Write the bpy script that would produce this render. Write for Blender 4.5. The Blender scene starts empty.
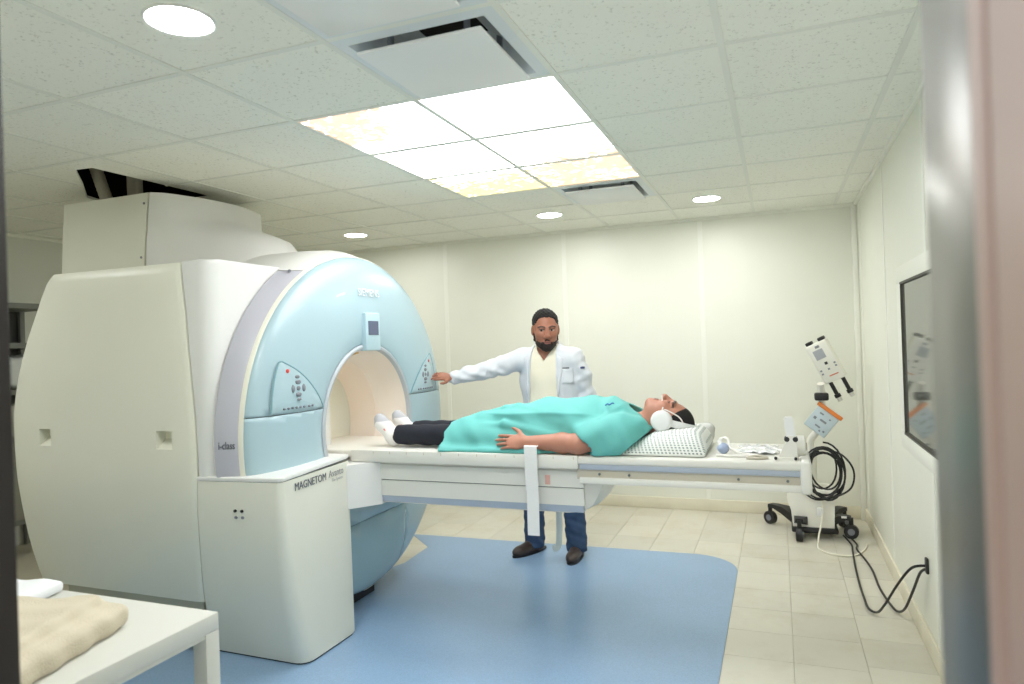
import bpy, bmesh, math, random
import numpy as np
from mathutils import Vector, Matrix
random.seed(7)
sc = bpy.context.scene
C = sc.collection
PI = math.pi

# ------------------------------------------------------------------ camera
YAW, PITCH, ROLL, FPX = 0.3689, 0.003, -0.0338, 687.5
CAMZ = 1.4856
_f = Vector((-math.sin(YAW) * math.cos(PITCH), math.cos(YAW) * math.cos(PITCH), math.sin(PITCH)))
_r = Vector((math.cos(YAW), math.sin(YAW), 0)); _u = _r.cross(_f)
_r, _u = _r * math.cos(ROLL) + _u * math.sin(ROLL), -_r * math.sin(ROLL) + _u * math.cos(ROLL)
cd = bpy.data.cameras.new('camera'); cam = bpy.data.objects.new('camera', cd); C.objects.link(cam)
cd.sensor_fit = 'HORIZONTAL'; cd.sensor_width = 36.0; cd.lens = FPX * 36.0 / 1024
cd.clip_start = 0.02; cd.clip_end = 60
cam.matrix_world = Matrix(((_r.x, _u.x, -_f.x, 0), (_r.y, _u.y, -_f.y, 0), (_r.z, _u.z, -_f.z, CAMZ), (0, 0, 0, 1)))
cd.dof.use_dof = True; cd.dof.focus_distance = 4.0; cd.dof.aperture_fstop = 3.2
sc.camera = cam

# ------------------------------------------------------------------ world and exposure
w = bpy.data.worlds.new('world'); sc.world = w; w.use_nodes = True
w.node_tree.nodes['Background'].inputs[0].default_value = (0.93, 0.95, 1.0, 1)
w.node_tree.nodes['Background'].inputs[1].default_value = 1.0
sc.view_settings.view_transform = 'Standard'; sc.view_settings.look = 'None'
sc.view_settings.gamma = 1.0; sc.view_settings.use_curve_mapping = False
sc.view_settings.exposure = 1.12
sc.cycles.max_bounces = 14; sc.cycles.diffuse_bounces = 8
PANEL_E = 4.0
DOWN_E = 66.0

# ------------------------------------------------------------------ materials
MATS = {}
def lin(c):
    return tuple(((x / 255) / 12.92 if x / 255 <= 0.04045 else ((x / 255 + 0.055) / 1.055) ** 2.4) for x in c)
def mat(name, rgb, rough=0.5, metal=0.0, var=0.0, vscale=8.0, bump=0.0, bscale=60.0, rnd=0.0, spec=0.5, coat=0.0):
    """procedural principled material; rgb given as 0-255 sRGB"""
    if name in MATS: return MATS[name]
    m = bpy.data.materials.new(name); m.use_nodes = True; MATS[name] = m
    nt = m.node_tree; N = nt.nodes; L = nt.links; b = N['Principled BSDF']
    col = lin(rgb) + (1,)
    b.inputs['Base Color'].default_value = col
    b.inputs['Roughness'].default_value = rough; b.inputs['Metallic'].default_value = metal
    b.inputs['Specular IOR Level'].default_value = spec
    b.inputs['Coat Weight'].default_value = coat
    tc = N.new('ShaderNodeTexCoord')
    if var > 0 or rnd > 0:
        hsv = N.new('ShaderNodeHueSaturation'); hsv.inputs['Color'].default_value = col
        add = N.new('ShaderNodeMath'); add.operation = 'ADD'; add.inputs[0].default_value = 1.0; add.inputs[1].default_value = 0.0
        if var > 0:
            n = N.new('ShaderNodeTexNoise'); n.inputs['Scale'].default_value = vscale; n.inputs['Detail'].default_value = 6
            L.new(tc.outputs['Object'], n.inputs['Vector'])
            mr = N.new('ShaderNodeMapRange'); mr.inputs[1].default_value = 0.3; mr.inputs[2].default_value = 0.7
            mr.inputs[3].default_value = 1 - var; mr.inputs[4].default_value = 1 + var
            L.new(n.outputs['Fac'], mr.inputs[0]); L.new(mr.outputs[0], add.inputs[0])
        if rnd > 0:
            oi = N.new('ShaderNodeObjectInfo'); mr2 = N.new('ShaderNodeMapRange')
            mr2.inputs[3].default_value = -rnd; mr2.inputs[4].default_value = rnd
            L.new(oi.outputs['Random'], mr2.inputs[0]); L.new(mr2.outputs[0], add.inputs[1])
        L.new(add.outputs[0], hsv.inputs['Value']); L.new(hsv.outputs[0], b.inputs['Base Color'])
    if bump > 0:
        n2 = N.new('ShaderNodeTexNoise'); n2.inputs['Scale'].default_value = bscale; n2.inputs['Detail'].default_value = 4
        L.new(tc.outputs['Object'], n2.inputs['Vector'])
        bp = N.new('ShaderNodeBump'); bp.inputs['Strength'].default_value = bump; bp.inputs['Distance'].default_value = 0.01
        L.new(n2.outputs['Fac'], bp.inputs['Height']); L.new(bp.outputs[0], b.inputs['Normal'])
    return m
def emis(name, rgb, strength):
    m = bpy.data.materials.new(name); m.use_nodes = True; MATS[name] = m
    b = m.node_tree.nodes['Principled BSDF']
    b.inputs['Base Color'].default_value = (0.8, 0.8, 0.8, 1)
    b.inputs['Emission Color'].default_value = lin(rgb) + (1,); b.inputs['Emission Strength'].default_value = strength
    return m

WALL = mat('wall_paint', (230, 230, 218), 0.42, var=0.02, vscale=2)
WALLR = WALL
JOINT = mat('joint_white', (236, 236, 226), 0.35)
BASEB = mat('cove_base', (226, 220, 200), 0.5, var=0.05, vscale=6)
TBAR = mat('grid_metal', (226, 227, 219), 0.5)
DARK = mat('plenum_dark', (30, 26, 22), 0.9)
BLACK = mat('black_plastic', (24, 24, 26), 0.45)
CREAM = mat('cover_cream', (227, 226, 212), 0.38, var=0.012, vscale=3)
WHITE = mat('cover_white', (220, 220, 217), 0.34)
TURRET = mat('cover_grey_white', (218, 217, 213), 0.42)
GREY = mat('ring_grey', (180, 180, 190), 0.4)
BLUE = mat('face_blue', (163, 188, 197), 0.32, coat=0.12, var=0.008, vscale=2)
BLUED = mat('face_blue_shaded', (150, 177, 185), 0.25, coat=0.25)  # face blue made darker, the shade below the table put into the colour
RIMG = mat('bore_rim_grey', (176, 182, 188), 0.35)
LINER = mat('bore_liner', (236, 226, 215), 0.4)
SEAM = mat('seam_dark', (96, 104, 104), 0.6)
TABW = mat('table_white', (219, 218, 210), 0.38)
TABR = mat('table_recess', (188, 182, 166), 0.5)
TABB = mat('table_bluegrey', (168, 178, 192), 0.35)
STEEL = mat('brushed_steel', (112, 110, 104), 0.34, metal=0.9, var=0.12, vscale=5)
JAMB = mat('jamb_beige', (150, 124, 110), 0.5)
JAMBB = mat('jamb_brown', (120, 84, 64), 0.5)
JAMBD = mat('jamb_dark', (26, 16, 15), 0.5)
INK = mat('ink_grey', (92, 96, 104), 0.6)
SILVER = mat('letter_silver', (226, 230, 232), 0.35)
BTN = mat('button_grey', (126, 130, 138), 0.5)
RED = mat('button_red', (214, 60, 48), 0.4)
SCREEN = mat('screen_dark', (92, 100, 122), 0.2)
GOLD = mat('laser_gold', (206, 160, 70), 0.35)
FIXT = mat('fixture_white', (226, 227, 226), 0.35)

def tile_mat():
    m = mat('ceiling_tile', (238, 238, 229), 0.85, rnd=0.012)
    nt = m.node_tree; N = nt.nodes; L = nt.links; b = N['Principled BSDF']
    src = b.inputs['Base Color'].links[0].from_socket
    g = N.new('ShaderNodeNewGeometry')
    n = N.new('ShaderNodeTexNoise'); n.inputs['Scale'].default_value = 75; n.inputs['Detail'].default_value = 3; n.inputs['Roughness'].default_value = 0.6
    L.new(g.outputs['Position'], n.inputs['Vector'])
    r = N.new('ShaderNodeMapRange'); r.inputs[1].default_value = 0.60; r.inputs[2].default_value = 0.68; r.inputs[3].default_value = 0; r.inputs[4].default_value = 0.42
    L.new(n.outputs['Fac'], r.inputs[0])
    mx = N.new('ShaderNodeMix'); mx.data_type = 'RGBA'
    L.new(r.outputs[0], mx.inputs['Factor']); L.new(src, mx.inputs['A']); mx.inputs['B'].default_value = lin((150, 146, 132)) + (1,)
    L.new(mx.outputs['Result'], b.inputs['Base Color'])
    bp = N.new('ShaderNodeBump'); bp.inputs['Strength'].default_value = 0.25; bp.inputs['Distance'].default_value = 0.004; bp.invert = True
    L.new(n.outputs['Fac'], bp.inputs['Height']); L.new(bp.outputs[0], b.inputs['Normal'])
    return m
CTILE = tile_mat()
def floor_mat():
    m = mat('vinyl_tile', (208, 204, 190), 0.34, rnd=0.06)
    nt = m.node_tree; N = nt.nodes; L = nt.links; b = N['Principled BSDF']
    src = b.inputs['Base Color'].links[0].from_socket
    g = N.new('ShaderNodeNewGeometry')
    n = N.new('ShaderNodeTexNoise'); n.inputs['Scale'].default_value = 3.2; n.inputs['Detail'].default_value = 8; n.inputs['Roughness'].default_value = 0.7
    L.new(g.outputs['Position'], n.inputs['Vector'])
    r = N.new('ShaderNodeMapRange'); r.inputs[1].default_value = 0.48; r.inputs[2].default_value = 0.72; r.inputs[3].default_value = 0; r.inputs[4].default_value = 0.5
    L.new(n.outputs['Fac'], r.inputs[0])
    mx = N.new('ShaderNodeMix'); mx.data_type = 'RGBA'
    L.new(r.outputs[0], mx.inputs['Factor']); L.new(src, mx.inputs['A']); mx.inputs['B'].default_value = lin((188, 177, 152)) + (1,)
    L.new(mx.outputs['Result'], b.inputs['Base Color'])
    return m
FTILE = floor_mat()
def mat_blue():
    m = mat('vinyl_blue', (138, 167, 198), 0.30, var=0.06, vscale=1.6)
    nt = m.node_tree; N = nt.nodes; L = nt.links; b = N['Principled BSDF']
    src = b.inputs['Base Color'].links[0].from_socket
    g = N.new('ShaderNodeNewGeometry')
    n = N.new('ShaderNodeTexNoise'); n.inputs['Scale'].default_value = 160; n.inputs['Detail'].default_value = 2
    L.new(g.outputs['Position'], n.inputs['Vector'])
    r = N.new('ShaderNodeMapRange'); r.inputs[1].default_value = 0.35; r.inputs[2].default_value = 0.65; r.inputs[3].default_value = 0.93; r.inputs[4].default_value = 1.07
    L.new(n.outputs['Fac'], r.inputs[0])
    h = N.new('ShaderNodeHueSaturation'); L.new(src, h.inputs['Color']); L.new(r.outputs[0], h.inputs['Value'])
    L.new(h.outputs[0], b.inputs['Base Color'])
    return m
BLUEMAT = mat_blue()
def vcol_mat(name, rough=0.55, bump=0.0, bscale=200, sss=0.0):
    m = bpy.data.materials.new(name); m.use_nodes = True; MATS[name] = m
    nt = m.node_tree; N = nt.nodes; L = nt.links; b = N['Principled BSDF']
    a = N.new('ShaderNodeAttribute'); a.attribute_name = 'tint'; L.new(a.outputs['Color'], b.inputs['Base Color'])
    b.inputs['Roughness'].default_value = rough
    if bump:
        tc = N.new('ShaderNodeTexCoord'); n2 = N.new('ShaderNodeTexNoise'); n2.inputs['Scale'].default_value = bscale
        L.new(tc.outputs['Object'], n2.inputs['Vector'])
        bp = N.new('ShaderNodeBump'); bp.inputs['Strength'].default_value = bump; bp.inputs['Distance'].default_value = 0.005
        L.new(n2.outputs['Fac'], bp.inputs['Height']); L.new(bp.outputs[0], b.inputs['Normal'])
    return m
SKIN = vcol_mat('skin', 0.5)

# ------------------------------------------------------------------ object helpers
ZERO = Vector((0, 0, 0))
def tag(o, label=None, cat=None, group=None, kind=None):
    if label: o['label'] = label
    if cat: o['category'] = cat
    if group: o['group'] = group
    if kind: o['kind'] = kind
    return o
BASE = {}
def thing(name, loc, label, cat, group=None):
    o = bpy.data.objects.new(name, None); C.objects.link(o); o.location = loc; o.empty_display_size = 0.05
    BASE[o] = Vector(loc)
    return tag(o, label, cat, group)
def link(name, me, m, parent=None, base=None, smooth=None):
    """vertices come in world coordinates; stored relative to the thing's base"""
    o = bpy.data.objects.new(name, me); C.objects.link(o)
    if m is not None: me.materials.append(m)
    if parent is not None:
        b = BASE[parent]; o.parent = parent
        me.transform(Matrix.Translation(-b)); BASE[o] = b
    else:
        b = Vector(base) if base is not None else ZERO
        me.transform(Matrix.Translation(-b)); o.location = b; BASE[o] = b
    if smooth is not None:
        shade(me, smooth)
    return o
def shade(me, ang=40):
    me.polygons.foreach_set('use_smooth', [True] * len(me.polygons))
    try: me.set_sharp_from_angle(angle=math.radians(ang))
    except Exception: pass
    me.update()
def obj(name, bm, m, parent=None, base=None, smooth=35):
    bmesh.ops.recalc_face_normals(bm, faces=bm.faces[:])
    me = bpy.data.meshes.new(name); bm.to_mesh(me); bm.free()
    return link(name, me, m, parent, base, smooth)
def struct(name, bm, m, base=None, parent=None, label=None):
    o = obj(name, bm, m, parent, base)
    o['kind'] = 'structure'
    if label: o['label'] = label
    return o
def box(bm, x0, x1, y0, y1, z0, z1, bev=0.0, seg=2, M=None):
    r = bmesh.ops.create_cube(bm, size=1.0)
    vs = r['verts']
    for v in vs:
        v.co = Vector((x0 + (v.co.x + .5) * (x1 - x0), y0 + (v.co.y + .5) * (y1 - y0), z0 + (v.co.z + .5) * (z1 - z0)))
    if bev > 0:
        es = list({e for v in vs for e in v.link_edges})
        g = bmesh.ops.bevel(bm, geom=es, offset=bev, segments=seg, affect='EDGES', profile=0.5)
        vs = list({v for f in g['faces'] for v in f.verts} | {v for v in vs if v.is_valid})
    if M is not None:
        for v in vs: v.co = M @ v.co
    return vs
def nb(*a, **k):
    bm = bmesh.new(); box(bm, *a, **k); return bm
def frame_from(d):
    d = Vector(d).normalized(); a = Vector((0, 0, 1)) if abs(d.z) < 0.9 else Vector((1, 0, 0))
    u = d.cross(a).normalized(); v = d.cross(u).normalized(); return u, v
def tube(bm, pts, r, seg=10, close=False, cap=True):
    pts = [Vector(p) for p in pts]; n = len(pts)
    rr = r if isinstance(r, (list, tuple)) else [r] * n
    rings = []; pu = None
    for i in range(n):
        if close: t = pts[(i + 1) % n] - pts[i - 1]
        else: t = pts[min(i + 1, n - 1)] - pts[max(i - 1, 0)]
        t.normalize()
        if pu is None: u, v = frame_from(t)
        else:
            u = (pu - t * pu.dot(t)).normalized(); v = t.cross(u)
        pu = u
        rings.append([bm.verts.new(pts[i] + (u * math.cos(2 * PI * k / seg) + v * math.sin(2 * PI * k / seg)) * rr[i]) for k in range(seg)])
    m = n if close else n - 1
    for i in range(m):
        A = rings[i]; B = rings[(i + 1) % n]
        for k in range(seg):
            bm.faces.new((A[k], A[(k + 1) % seg], B[(k + 1) % seg], B[k]))
    if cap and not close:
        bm.faces.new(rings[0]); bm.faces.new(rings[-1])
    return bm
def smooth_path(pts, n=8, closed=False):
    P = [Vector(p) for p in pts]; out = []; m = len(P)
    for i in range(m if closed else m - 1):
        if closed: a, b, c, d = P[i - 1], P[i], P[(i + 1) % m], P[(i + 2) % m]
        else: a, b, c, d = P[max(i - 1, 0)], P[i], P[i + 1], P[min(i + 2, m - 1)]
        for k in range(n):
            t = k / n
            out.append(0.5 * ((2 * b) + (c - a) * t + (2 * a - 5 * b + 4 * c - d) * t * t + (3 * b - a - 3 * c + d) * t ** 3))
    if not closed: out.append(P[-1])
    return out
def prism(bm, pts, z0, z1):
    a = [bm.verts.new((p[0], p[1], z0)) for p in pts]; b = [bm.verts.new((p[0], p[1], z1)) for p in pts]; n = len(pts)
    bm.faces.new(a[::-1]); bm.faces.new(b)
    for i in range(n): bm.faces.new((a[i], a[(i + 1) % n], b[(i + 1) % n], b[i]))
    return bm
def lathe_x(bm, prof, yc, zc, seg=96, a0=0, a1=2 * PI):
    """revolve (x, r) about the x axis through (yc, zc)"""
    full = abs(a1 - a0 - 2 * PI) < 1e-6
    n = seg if full else seg + 1
    rings = []
    for x, r in prof:
        rings.append([bm.verts.new((x, yc + r * math.cos(a0 + (a1 - a0) * k / seg), zc + r * math.sin(a0 + (a1 - a0) * k / seg))) for k in range(n)])
    for A, B in zip(rings[:-1], rings[1:]):
        for k in range(seg):
            k2 = (k + 1) % n
            bm.faces.new((A[k], A[k2], B[k2], B[k]))
    return bm
def lathe_z(bm, prof, x, y, seg=32):
    rings = [[bm.verts.new((x + r * math.cos(2 * PI * k / seg), y + r * math.sin(2 * PI * k / seg), z)) for k in range(seg)] for r, z in prof]
    for A, B in zip(rings[:-1], rings[1:]):
        for k in range(seg): bm.faces.new((A[k], A[(k + 1) % seg], B[(k + 1) % seg], B[k]))
    bm.faces.new(rings[0]); bm.faces.new(rings[-1])
    return bm
def loft(bm, rings, caps=True, closed=True):
    R = [[bm.verts.new(p) for p in ring] for ring in rings]; n = len(R[0])
    for A, B in zip(R[:-1], R[1:]):
        for k in range(n if closed else n - 1): bm.faces.new((A[k], A[(k + 1) % n], B[(k + 1) % n], B[k]))
    if caps: bm.faces.new(R[0][::-1]); bm.faces.new(R[-1])
    return bm
def text_obj(name, body, size, mtx, m, parent, depth=0.002, shear=0.0, xs=1.0):
    cu = bpy.data.curves.new('txt', 'FONT'); cu.body = body; cu.size = size; cu.extrude = depth; cu.shear = shear
    cu.align_x = 'CENTER'; cu.align_y = 'CENTER'; cu.resolution_u = 3
    t = bpy.data.objects.new('txt', cu); C.objects.link(t)
    dg = bpy.context.evaluated_depsgraph_get()
    me = bpy.data.meshes.new_from_object(t.evaluated_get(dg))
    bpy.data.objects.remove(t); bpy.data.curves.remove(cu)
    me.name = name
    me.transform(mtx @ Matrix.Diagonal((xs, 1, 1, 1)))
    me.materials.clear()
    return link(name, me, m, parent)
def copy_tree(o, parent=None, loc=None):
    c = o.copy(); C.objects.link(c)
    if parent is not None: c.parent = parent
    if loc is not None: c.location = loc
    for ch in list(o.children):
        d = ch.copy(); C.objects.link(d); d.parent = c
        for g in list(ch.children):
            e = g.copy(); C.objects.link(e); e.parent = d
    return c

# ------------------------------------------------------------------ implicit surfaces for bodies and cloth
class SDF:
    def __init__(s, lo, hi, h):
        s.lo = np.array(lo, np.float32); s.h = h
        s.n = np.ceil((np.array(hi) - s.lo) / h).astype(int) + 1
        s.F = np.full(s.n, 0.3, np.float32)
        s.ax = [s.lo[i] + h * np.arange(s.n[i], dtype=np.float32) for i in range(3)]
    def _sub(s, lo, hi):
        i0 = np.clip(np.floor((np.array(lo) - s.lo) / s.h).astype(int), 0, s.n)
        i1 = np.clip(np.ceil((np.array(hi) - s.lo) / s.h).astype(int) + 1, 0, s.n)
        sl = tuple(slice(a, b) for a, b in zip(i0, i1))
        X, Y, Z = np.meshgrid(*[s.ax[i][sl[i]] for i in range(3)], indexing='ij', sparse=True)
        return sl, X, Y, Z
    def apply(s, fn, lo, hi, k=0.02, sub=False):
        mg = k + 3 * s.h
        sl, X, Y, Z = s._sub(np.array(lo) - mg, np.array(hi) + mg)
        F = s.F[sl]
        if F.size == 0: return s
        f = fn(X, Y, Z).astype(np.float32)
        if sub:
            f = -f
            if k > 0:
                t = np.clip(.5 - .5 * (F - f) / k, 0, 1); s.F[sl] = F * (1 - t) + f * t + k * t * (1 - t)
            else: s.F[sl] = np.maximum(F, f)
        else:
            if k > 0:
                t = np.clip(.5 + .5 * (F - f) / k, 0, 1); s.F[sl] = F * (1 - t) + f * t - k * t * (1 - t)
            else: s.F[sl] = np.minimum(F, f)
        return s
    def cap(s, a, b, r0, r1=None, k=0.02, sub=False):
        a = np.array(a, float); b = np.array(b, float); r1 = r0 if r1 is None else r1
        d = b - a; L2 = max(d @ d, 1e-9); R = max(r0, r1)
        def fn(X, Y, Z):
            t = np.clip(((X - a[0]) * d[0] + (Y - a[1]) * d[1] + (Z - a[2]) * d[2]) / L2, 0, 1)
            return np.sqrt((X - a[0] - t * d[0]) ** 2 + (Y - a[1] - t * d[1]) ** 2 + (Z - a[2] - t * d[2]) ** 2) - (r0 + t * (r1 - r0))
        return s.apply(fn, np.minimum(a, b) - R, np.maximum(a, b) + R, k, sub)
    def chain(s, pts, rs, k=0.02):
        for i in range(len(pts) - 1): s.cap(pts[i], pts[i + 1], rs[i], rs[i + 1], k)
        return s
    def ell(s, c, r, R=None, k=0.02, sub=False):
        c = np.array(c, float); r = np.array(r, float); R = np.eye(3) if R is None else np.array(R, float)  # columns = local axes
        ext = np.sqrt(((R * r) ** 2).sum(1))
        def fn(X, Y, Z):
            dx, dy, dz = X - c[0], Y - c[1], Z - c[2]
            p = [(dx * R[0, i] + dy * R[1, i] + dz * R[2, i]) for i in range(3)]
            k0 = np.sqrt((p[0] / r[0]) ** 2 + (p[1] / r[1]) ** 2 + (p[2] / r[2]) ** 2) + 1e-6
            k1 = np.sqrt((p[0] / r[0] ** 2) ** 2 + (p[1] / r[1] ** 2) ** 2 + (p[2] / r[2] ** 2) ** 2) + 1e-6
            return k0 * (k0 - 1) / k1
        return s.apply(fn, c - ext, c + ext, k, sub)
    def rbox(s, c, hs, rad=0.01, R=None, k=0.02, sub=False):
        c = np.array(c, float); hs = np.array(hs, float); R = np.eye(3) if R is None else np.array(R, float)
        ext = (np.abs(R) * hs).sum(1)
        def fn(X, Y, Z):
            dx, dy, dz = X - c[0], Y - c[1], Z - c[2]
            q = [np.abs(dx * R[0, i] + dy * R[1, i] + dz * R[2, i]) - (hs[i] - rad) for i in range(3)]
            out = np.sqrt(np.maximum(q[0], 0) ** 2 + np.maximum(q[1], 0) ** 2 + np.maximum(q[2], 0) ** 2)
            return out + np.minimum(np.maximum(np.maximum(q[0], q[1]), q[2]), 0) - rad
        return s.apply(fn, c - ext, c + ext, k, sub)
    def warp(s, fn):
        X, Y, Z = np.meshgrid(*s.ax, indexing='ij', sparse=True)
        s.F += fn(X, Y, Z).astype(np.float32); return s
    def mesh(s, name, color=None):
        F = s.F.copy()
        for a in range(3):  # close at the border of the grid
            sl = [slice(None)] * 3; sl[a] = 0; F[tuple(sl)] = np.maximum(F[tuple(sl)], 1e-4); sl[a] = -1; F[tuple(sl)] = np.maximum(F[tuple(sl)], 1e-4)
        S = F < 0
        c = np.zeros(tuple(s.n - 1), np.int8)
        for i in (0, 1):
            for j in (0, 1):
                for k in (0, 1):
                    c += S[i:s.n[0] - 1 + i, j:s.n[1] - 1 + j, k:s.n[2] - 1 + k]
        act = np.argwhere((c > 0) & (c < 8)); n = len(act)
        idx = np.full(c.shape, -1, np.int32); idx[tuple(act.T)] = np.arange(n)
        acc = np.zeros((n, 3)); cnt = np.zeros(n)
        cor = [(i, j, k) for i in (0, 1) for j in (0, 1) for k in (0, 1)]
        val = {q: F[act[:, 0] + q[0], act[:, 1] + q[1], act[:, 2] + q[2]].astype(float) for q in cor}
        for q in cor:
            for a in range(3):
                if q[a] == 0:
                    p = list(q); p[a] = 1; p = tuple(p)
                    va, vb = val[q], val[p]; cr = (va < 0) != (vb < 0)
                    t = np.where(cr, va / np.where(cr, va - vb, 1), 0)
                    pt = np.tile(np.array(q, float), (n, 1)); pt[:, a] += t
                    acc[cr] += pt[cr]; cnt[cr] += 1
        V = s.lo + s.h * (act + acc / cnt[:, None])
        Q = []
        for a in range(3):
            b1, b2 = (a + 1) % 3, (a + 2) % 3
            sa = [slice(None)] * 3; sb = [slice(None)] * 3; sa[a] = slice(0, -1); sb[a] = slice(1, None)
            d = S[tuple(sa)] != S[tuple(sb)]
            e = np.argwhere(d); e = e[(e[:, b1] > 0) & (e[:, b2] > 0) & (e[:, b1] < s.n[b1] - 1) & (e[:, b2] < s.n[b2] - 1)]
            ins = S[e[:, 0], e[:, 1], e[:, 2]]
            def g(o1, o2):
                t = e.copy(); t[:, b1] += o1; t[:, b2] += o2; return idx[t[:, 0], t[:, 1], t[:, 2]]
            q = np.stack([g(-1, -1), g(0, -1), g(0, 0), g(-1, 0)], 1)
            q[~ins] = q[~ins][:, ::-1]; Q.append(q)
        Q = np.concatenate(Q); Q = Q[(Q >= 0).all(1)]
        me = bpy.data.meshes.new(name)
        me.vertices.add(len(V)); me.vertices.foreach_set('co', V.astype(np.float32).ravel())
        me.loops.add(Q.size); me.loops.foreach_set('vertex_index', Q.ravel().astype(np.int32))
        me.polygons.add(len(Q)); me.polygons.foreach_set('loop_start', (np.arange(len(Q)) * 4).astype(np.int32))
        try: me.polygons.foreach_set('loop_total', np.full(len(Q), 4, np.int32))
        except Exception: pass
        me.update(calc_edges=True); me.validate()
        me.polygons.foreach_set('use_smooth', [True] * len(me.polygons))
        if color is not None:
            at = me.attributes.new('tint', 'FLOAT_COLOR', 'POINT')
            V2 = np.zeros(len(me.vertices) * 3, np.float32); me.vertices.foreach_get('co', V2)
            col = color(V2.reshape(-1, 3)); col = np.concatenate([col, np.ones((len(col), 1))], 1)
            at.data.foreach_set('color', col.astype(np.float32).ravel())
        return me
def sobj(name, s, m, parent, color=None, base=None):
    return link(name, s.mesh(name, color), m, parent, base)

# ================================================================== ROOM
XL, XR, YF, YB, ZC = -5.77, 0.612, 0.62, 6.095, 2.513
GX0, GY0, T = -1.9825, 2.5228, 0.61
# floor slab and its vinyl tiles
bm = nb(XL, XR, -1.0, YB, -0.08, -0.004)
floor = struct('floor', bm, mat('tile_grout', (192, 186, 168), 0.7), label='cream vinyl tile floor')
tme = bpy.data.meshes.new('floor_tile'); bm = nb(-.1515, .1515, -.1515, .1515, -.0045, 0, bev=.0012, seg=1); bm.to_mesh(tme); bm.free(); tme.materials.append(FTILE)
FT = .305
for i in range(-11, 2):
    for j in range(0, 18):
        x0 = 0.02 + FT * i; y0 = YB - FT * (j + 1)
        if x0 + FT > XR + .02: continue
        if -2.2 < x0 and x0 + FT < -0.36 and y0 + FT < 4.7: continue
        o = bpy.data.objects.new('floor_tile', tme); C.objects.link(o); o.parent = floor
        o.location = (x0 + FT / 2, y0 + FT / 2 + (.055 if i == 1 else 0), 0); o.rotation_euler = (0, 0, random.choice((0, PI / 2, PI)))
# blue vinyl inlay with rounded far corners and a gap at the scanner foot
def rc(cx, cy, r, a0, a1, n=10): return [(cx + r * math.cos(a0 + (a1 - a0) * k / n), cy + r * math.sin(a0 + (a1 - a0) * k / n)) for k in range(n + 1)]
mp = [(-3.6, 0.9), (-0.285, 0.9)] + rc(-0.285 - .30, 4.845 - .30, .30, 0, PI / 2) + [(-2.72, 4.80), (-2.74, 4.78), (-2.47, 4.52), (-2.45, 4.14), (-2.5, 4.0), (-3.6, 4.0)]
bm = bmesh.new(); prism(bm, mp, -0.002, 0.003)
o = obj('vinyl_floor_mat', bm, BLUEMAT, base=(-1.8, 2.8, 0)); tag(o, 'light blue vinyl floor covering with a rounded corner under the scanner table', 'floor mat')

# back wall panels with white joint strips
bm = nb(XL - .1, XR + .12, YB + .02, YB + .12, -.08, 2.95); wallb = struct('wall_back', bm, WALL, label='pale cream panelled wall behind the doctor')
xs = [XR] + [-.595 - 1.22 * k for k in range(5)] + [XL]
xs = [x for x in xs if x >= XL]
for a, b in zip(xs[1:], xs[:-1]):
    if b - a < .05: continue
    obj('wall_panel', nb(a + .004, b - .004, YB, YB + .021, 0, ZC + .05, bev=.002, seg=1), WALL, wallb)
for x in xs[1:-1]:
    obj('joint_strip', nb(x - .02, x + .02, YB - .004, YB + .002, .0, ZC, bev=.0015, seg=1), JOINT, wallb)
obj('corner_strip', nb(XR - .04, XR - .001, YB - .05, YB + .0, 0, ZC, bev=.006), JOINT, wallb)
bm = nb(XR + .02, XR + .12, -1.0, YB + .1, -.08, 2.95); wallr = struct('wall_right', bm, WALL, label='pale panelled wall with the window on the right')
ys = [YB] + [5.88 - 1.22 * k for k in range(0, 5)] + [YF]
for a, b in zip(ys[1:], ys[:-1]):
    obj('wall_panel', nb(XR, XR + .021, a + .003, b - .003, 0, ZC + .05, bev=.002, seg=1), WALLR, wallr)
for y in ys[1:-1]:
    obj('joint_strip', nb(XR - .004, XR + .002, y - .018, y + .018, 0, ZC, bev=.0015, seg=1), JOINT, wallr)
struct('wall_left', nb(XL - .1, XL, YF - .4, YB + .1, -.08, 2.95), mat('wall_left_paint', (214, 216, 208), 0.5), label='grey-white wall beyond the scanner at far left')
# front wall around the doorway (camera stands in it)
DX0, DX1, FY0 = -.968, .112, .28
bm = bmesh.new()
box(bm, XL - .1, DX0 - .05, FY0, YF, -.08, 2.95); box(bm, DX1 + .05, XR + .12, FY0, YF, -.08, 2.95); box(bm, DX0 - .05, DX1 + .05, FY0, YF, 2.2, 2.95)
struct('wall_front', bm, WALL, label='wall with the doorway the view looks through')
dr = bpy.data.objects.new('door_1', None); C.objects.link(dr); dr.location = (DX1, YF, 0); BASE[dr] = Vector((DX1, YF, 0)); dr['kind'] = 'structure'; dr['label'] = 'doorway frame with a steel edge at the right and a dark edge at the left'
obj('steel_edge', nb(DX1, DX1 + .05, .478, YF + .004, 0, 2.2, bev=.004), STEEL, dr)
obj('jamb', nb(DX1 - .002, DX1 + .05, .447, .478, 0, 2.2, bev=.003), JAMB, dr)
obj('jamb_groove', nb(DX1 + .004, DX1 + .05, .436, .447, 0, 2.2), JAMBB, dr)
obj('jamb', nb(DX1 - .003, DX1 + .05, FY0, .436, 0, 2.2, bev=.003), JAMB, dr)
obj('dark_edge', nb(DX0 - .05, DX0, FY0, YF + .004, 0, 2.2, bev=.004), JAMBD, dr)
obj('head', nb(DX0 - .05, DX1 + .05, FY0, YF, 2.17, 2.2), JAMB, dr)
# cove base
def cove(name, x0, x1, y0, y1, lab):
    struct(name, nb(x0, x1, y0, y1, 0, .1, bev=.004), BASEB, label=lab)
cove('baseboard_back', XL, XR, YB - .014, YB, 'cream cove base along the back wall')
cove('baseboard_right', XR - .014, XR, YF, YB - .014, 'cream cove base along the right wall')
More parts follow.
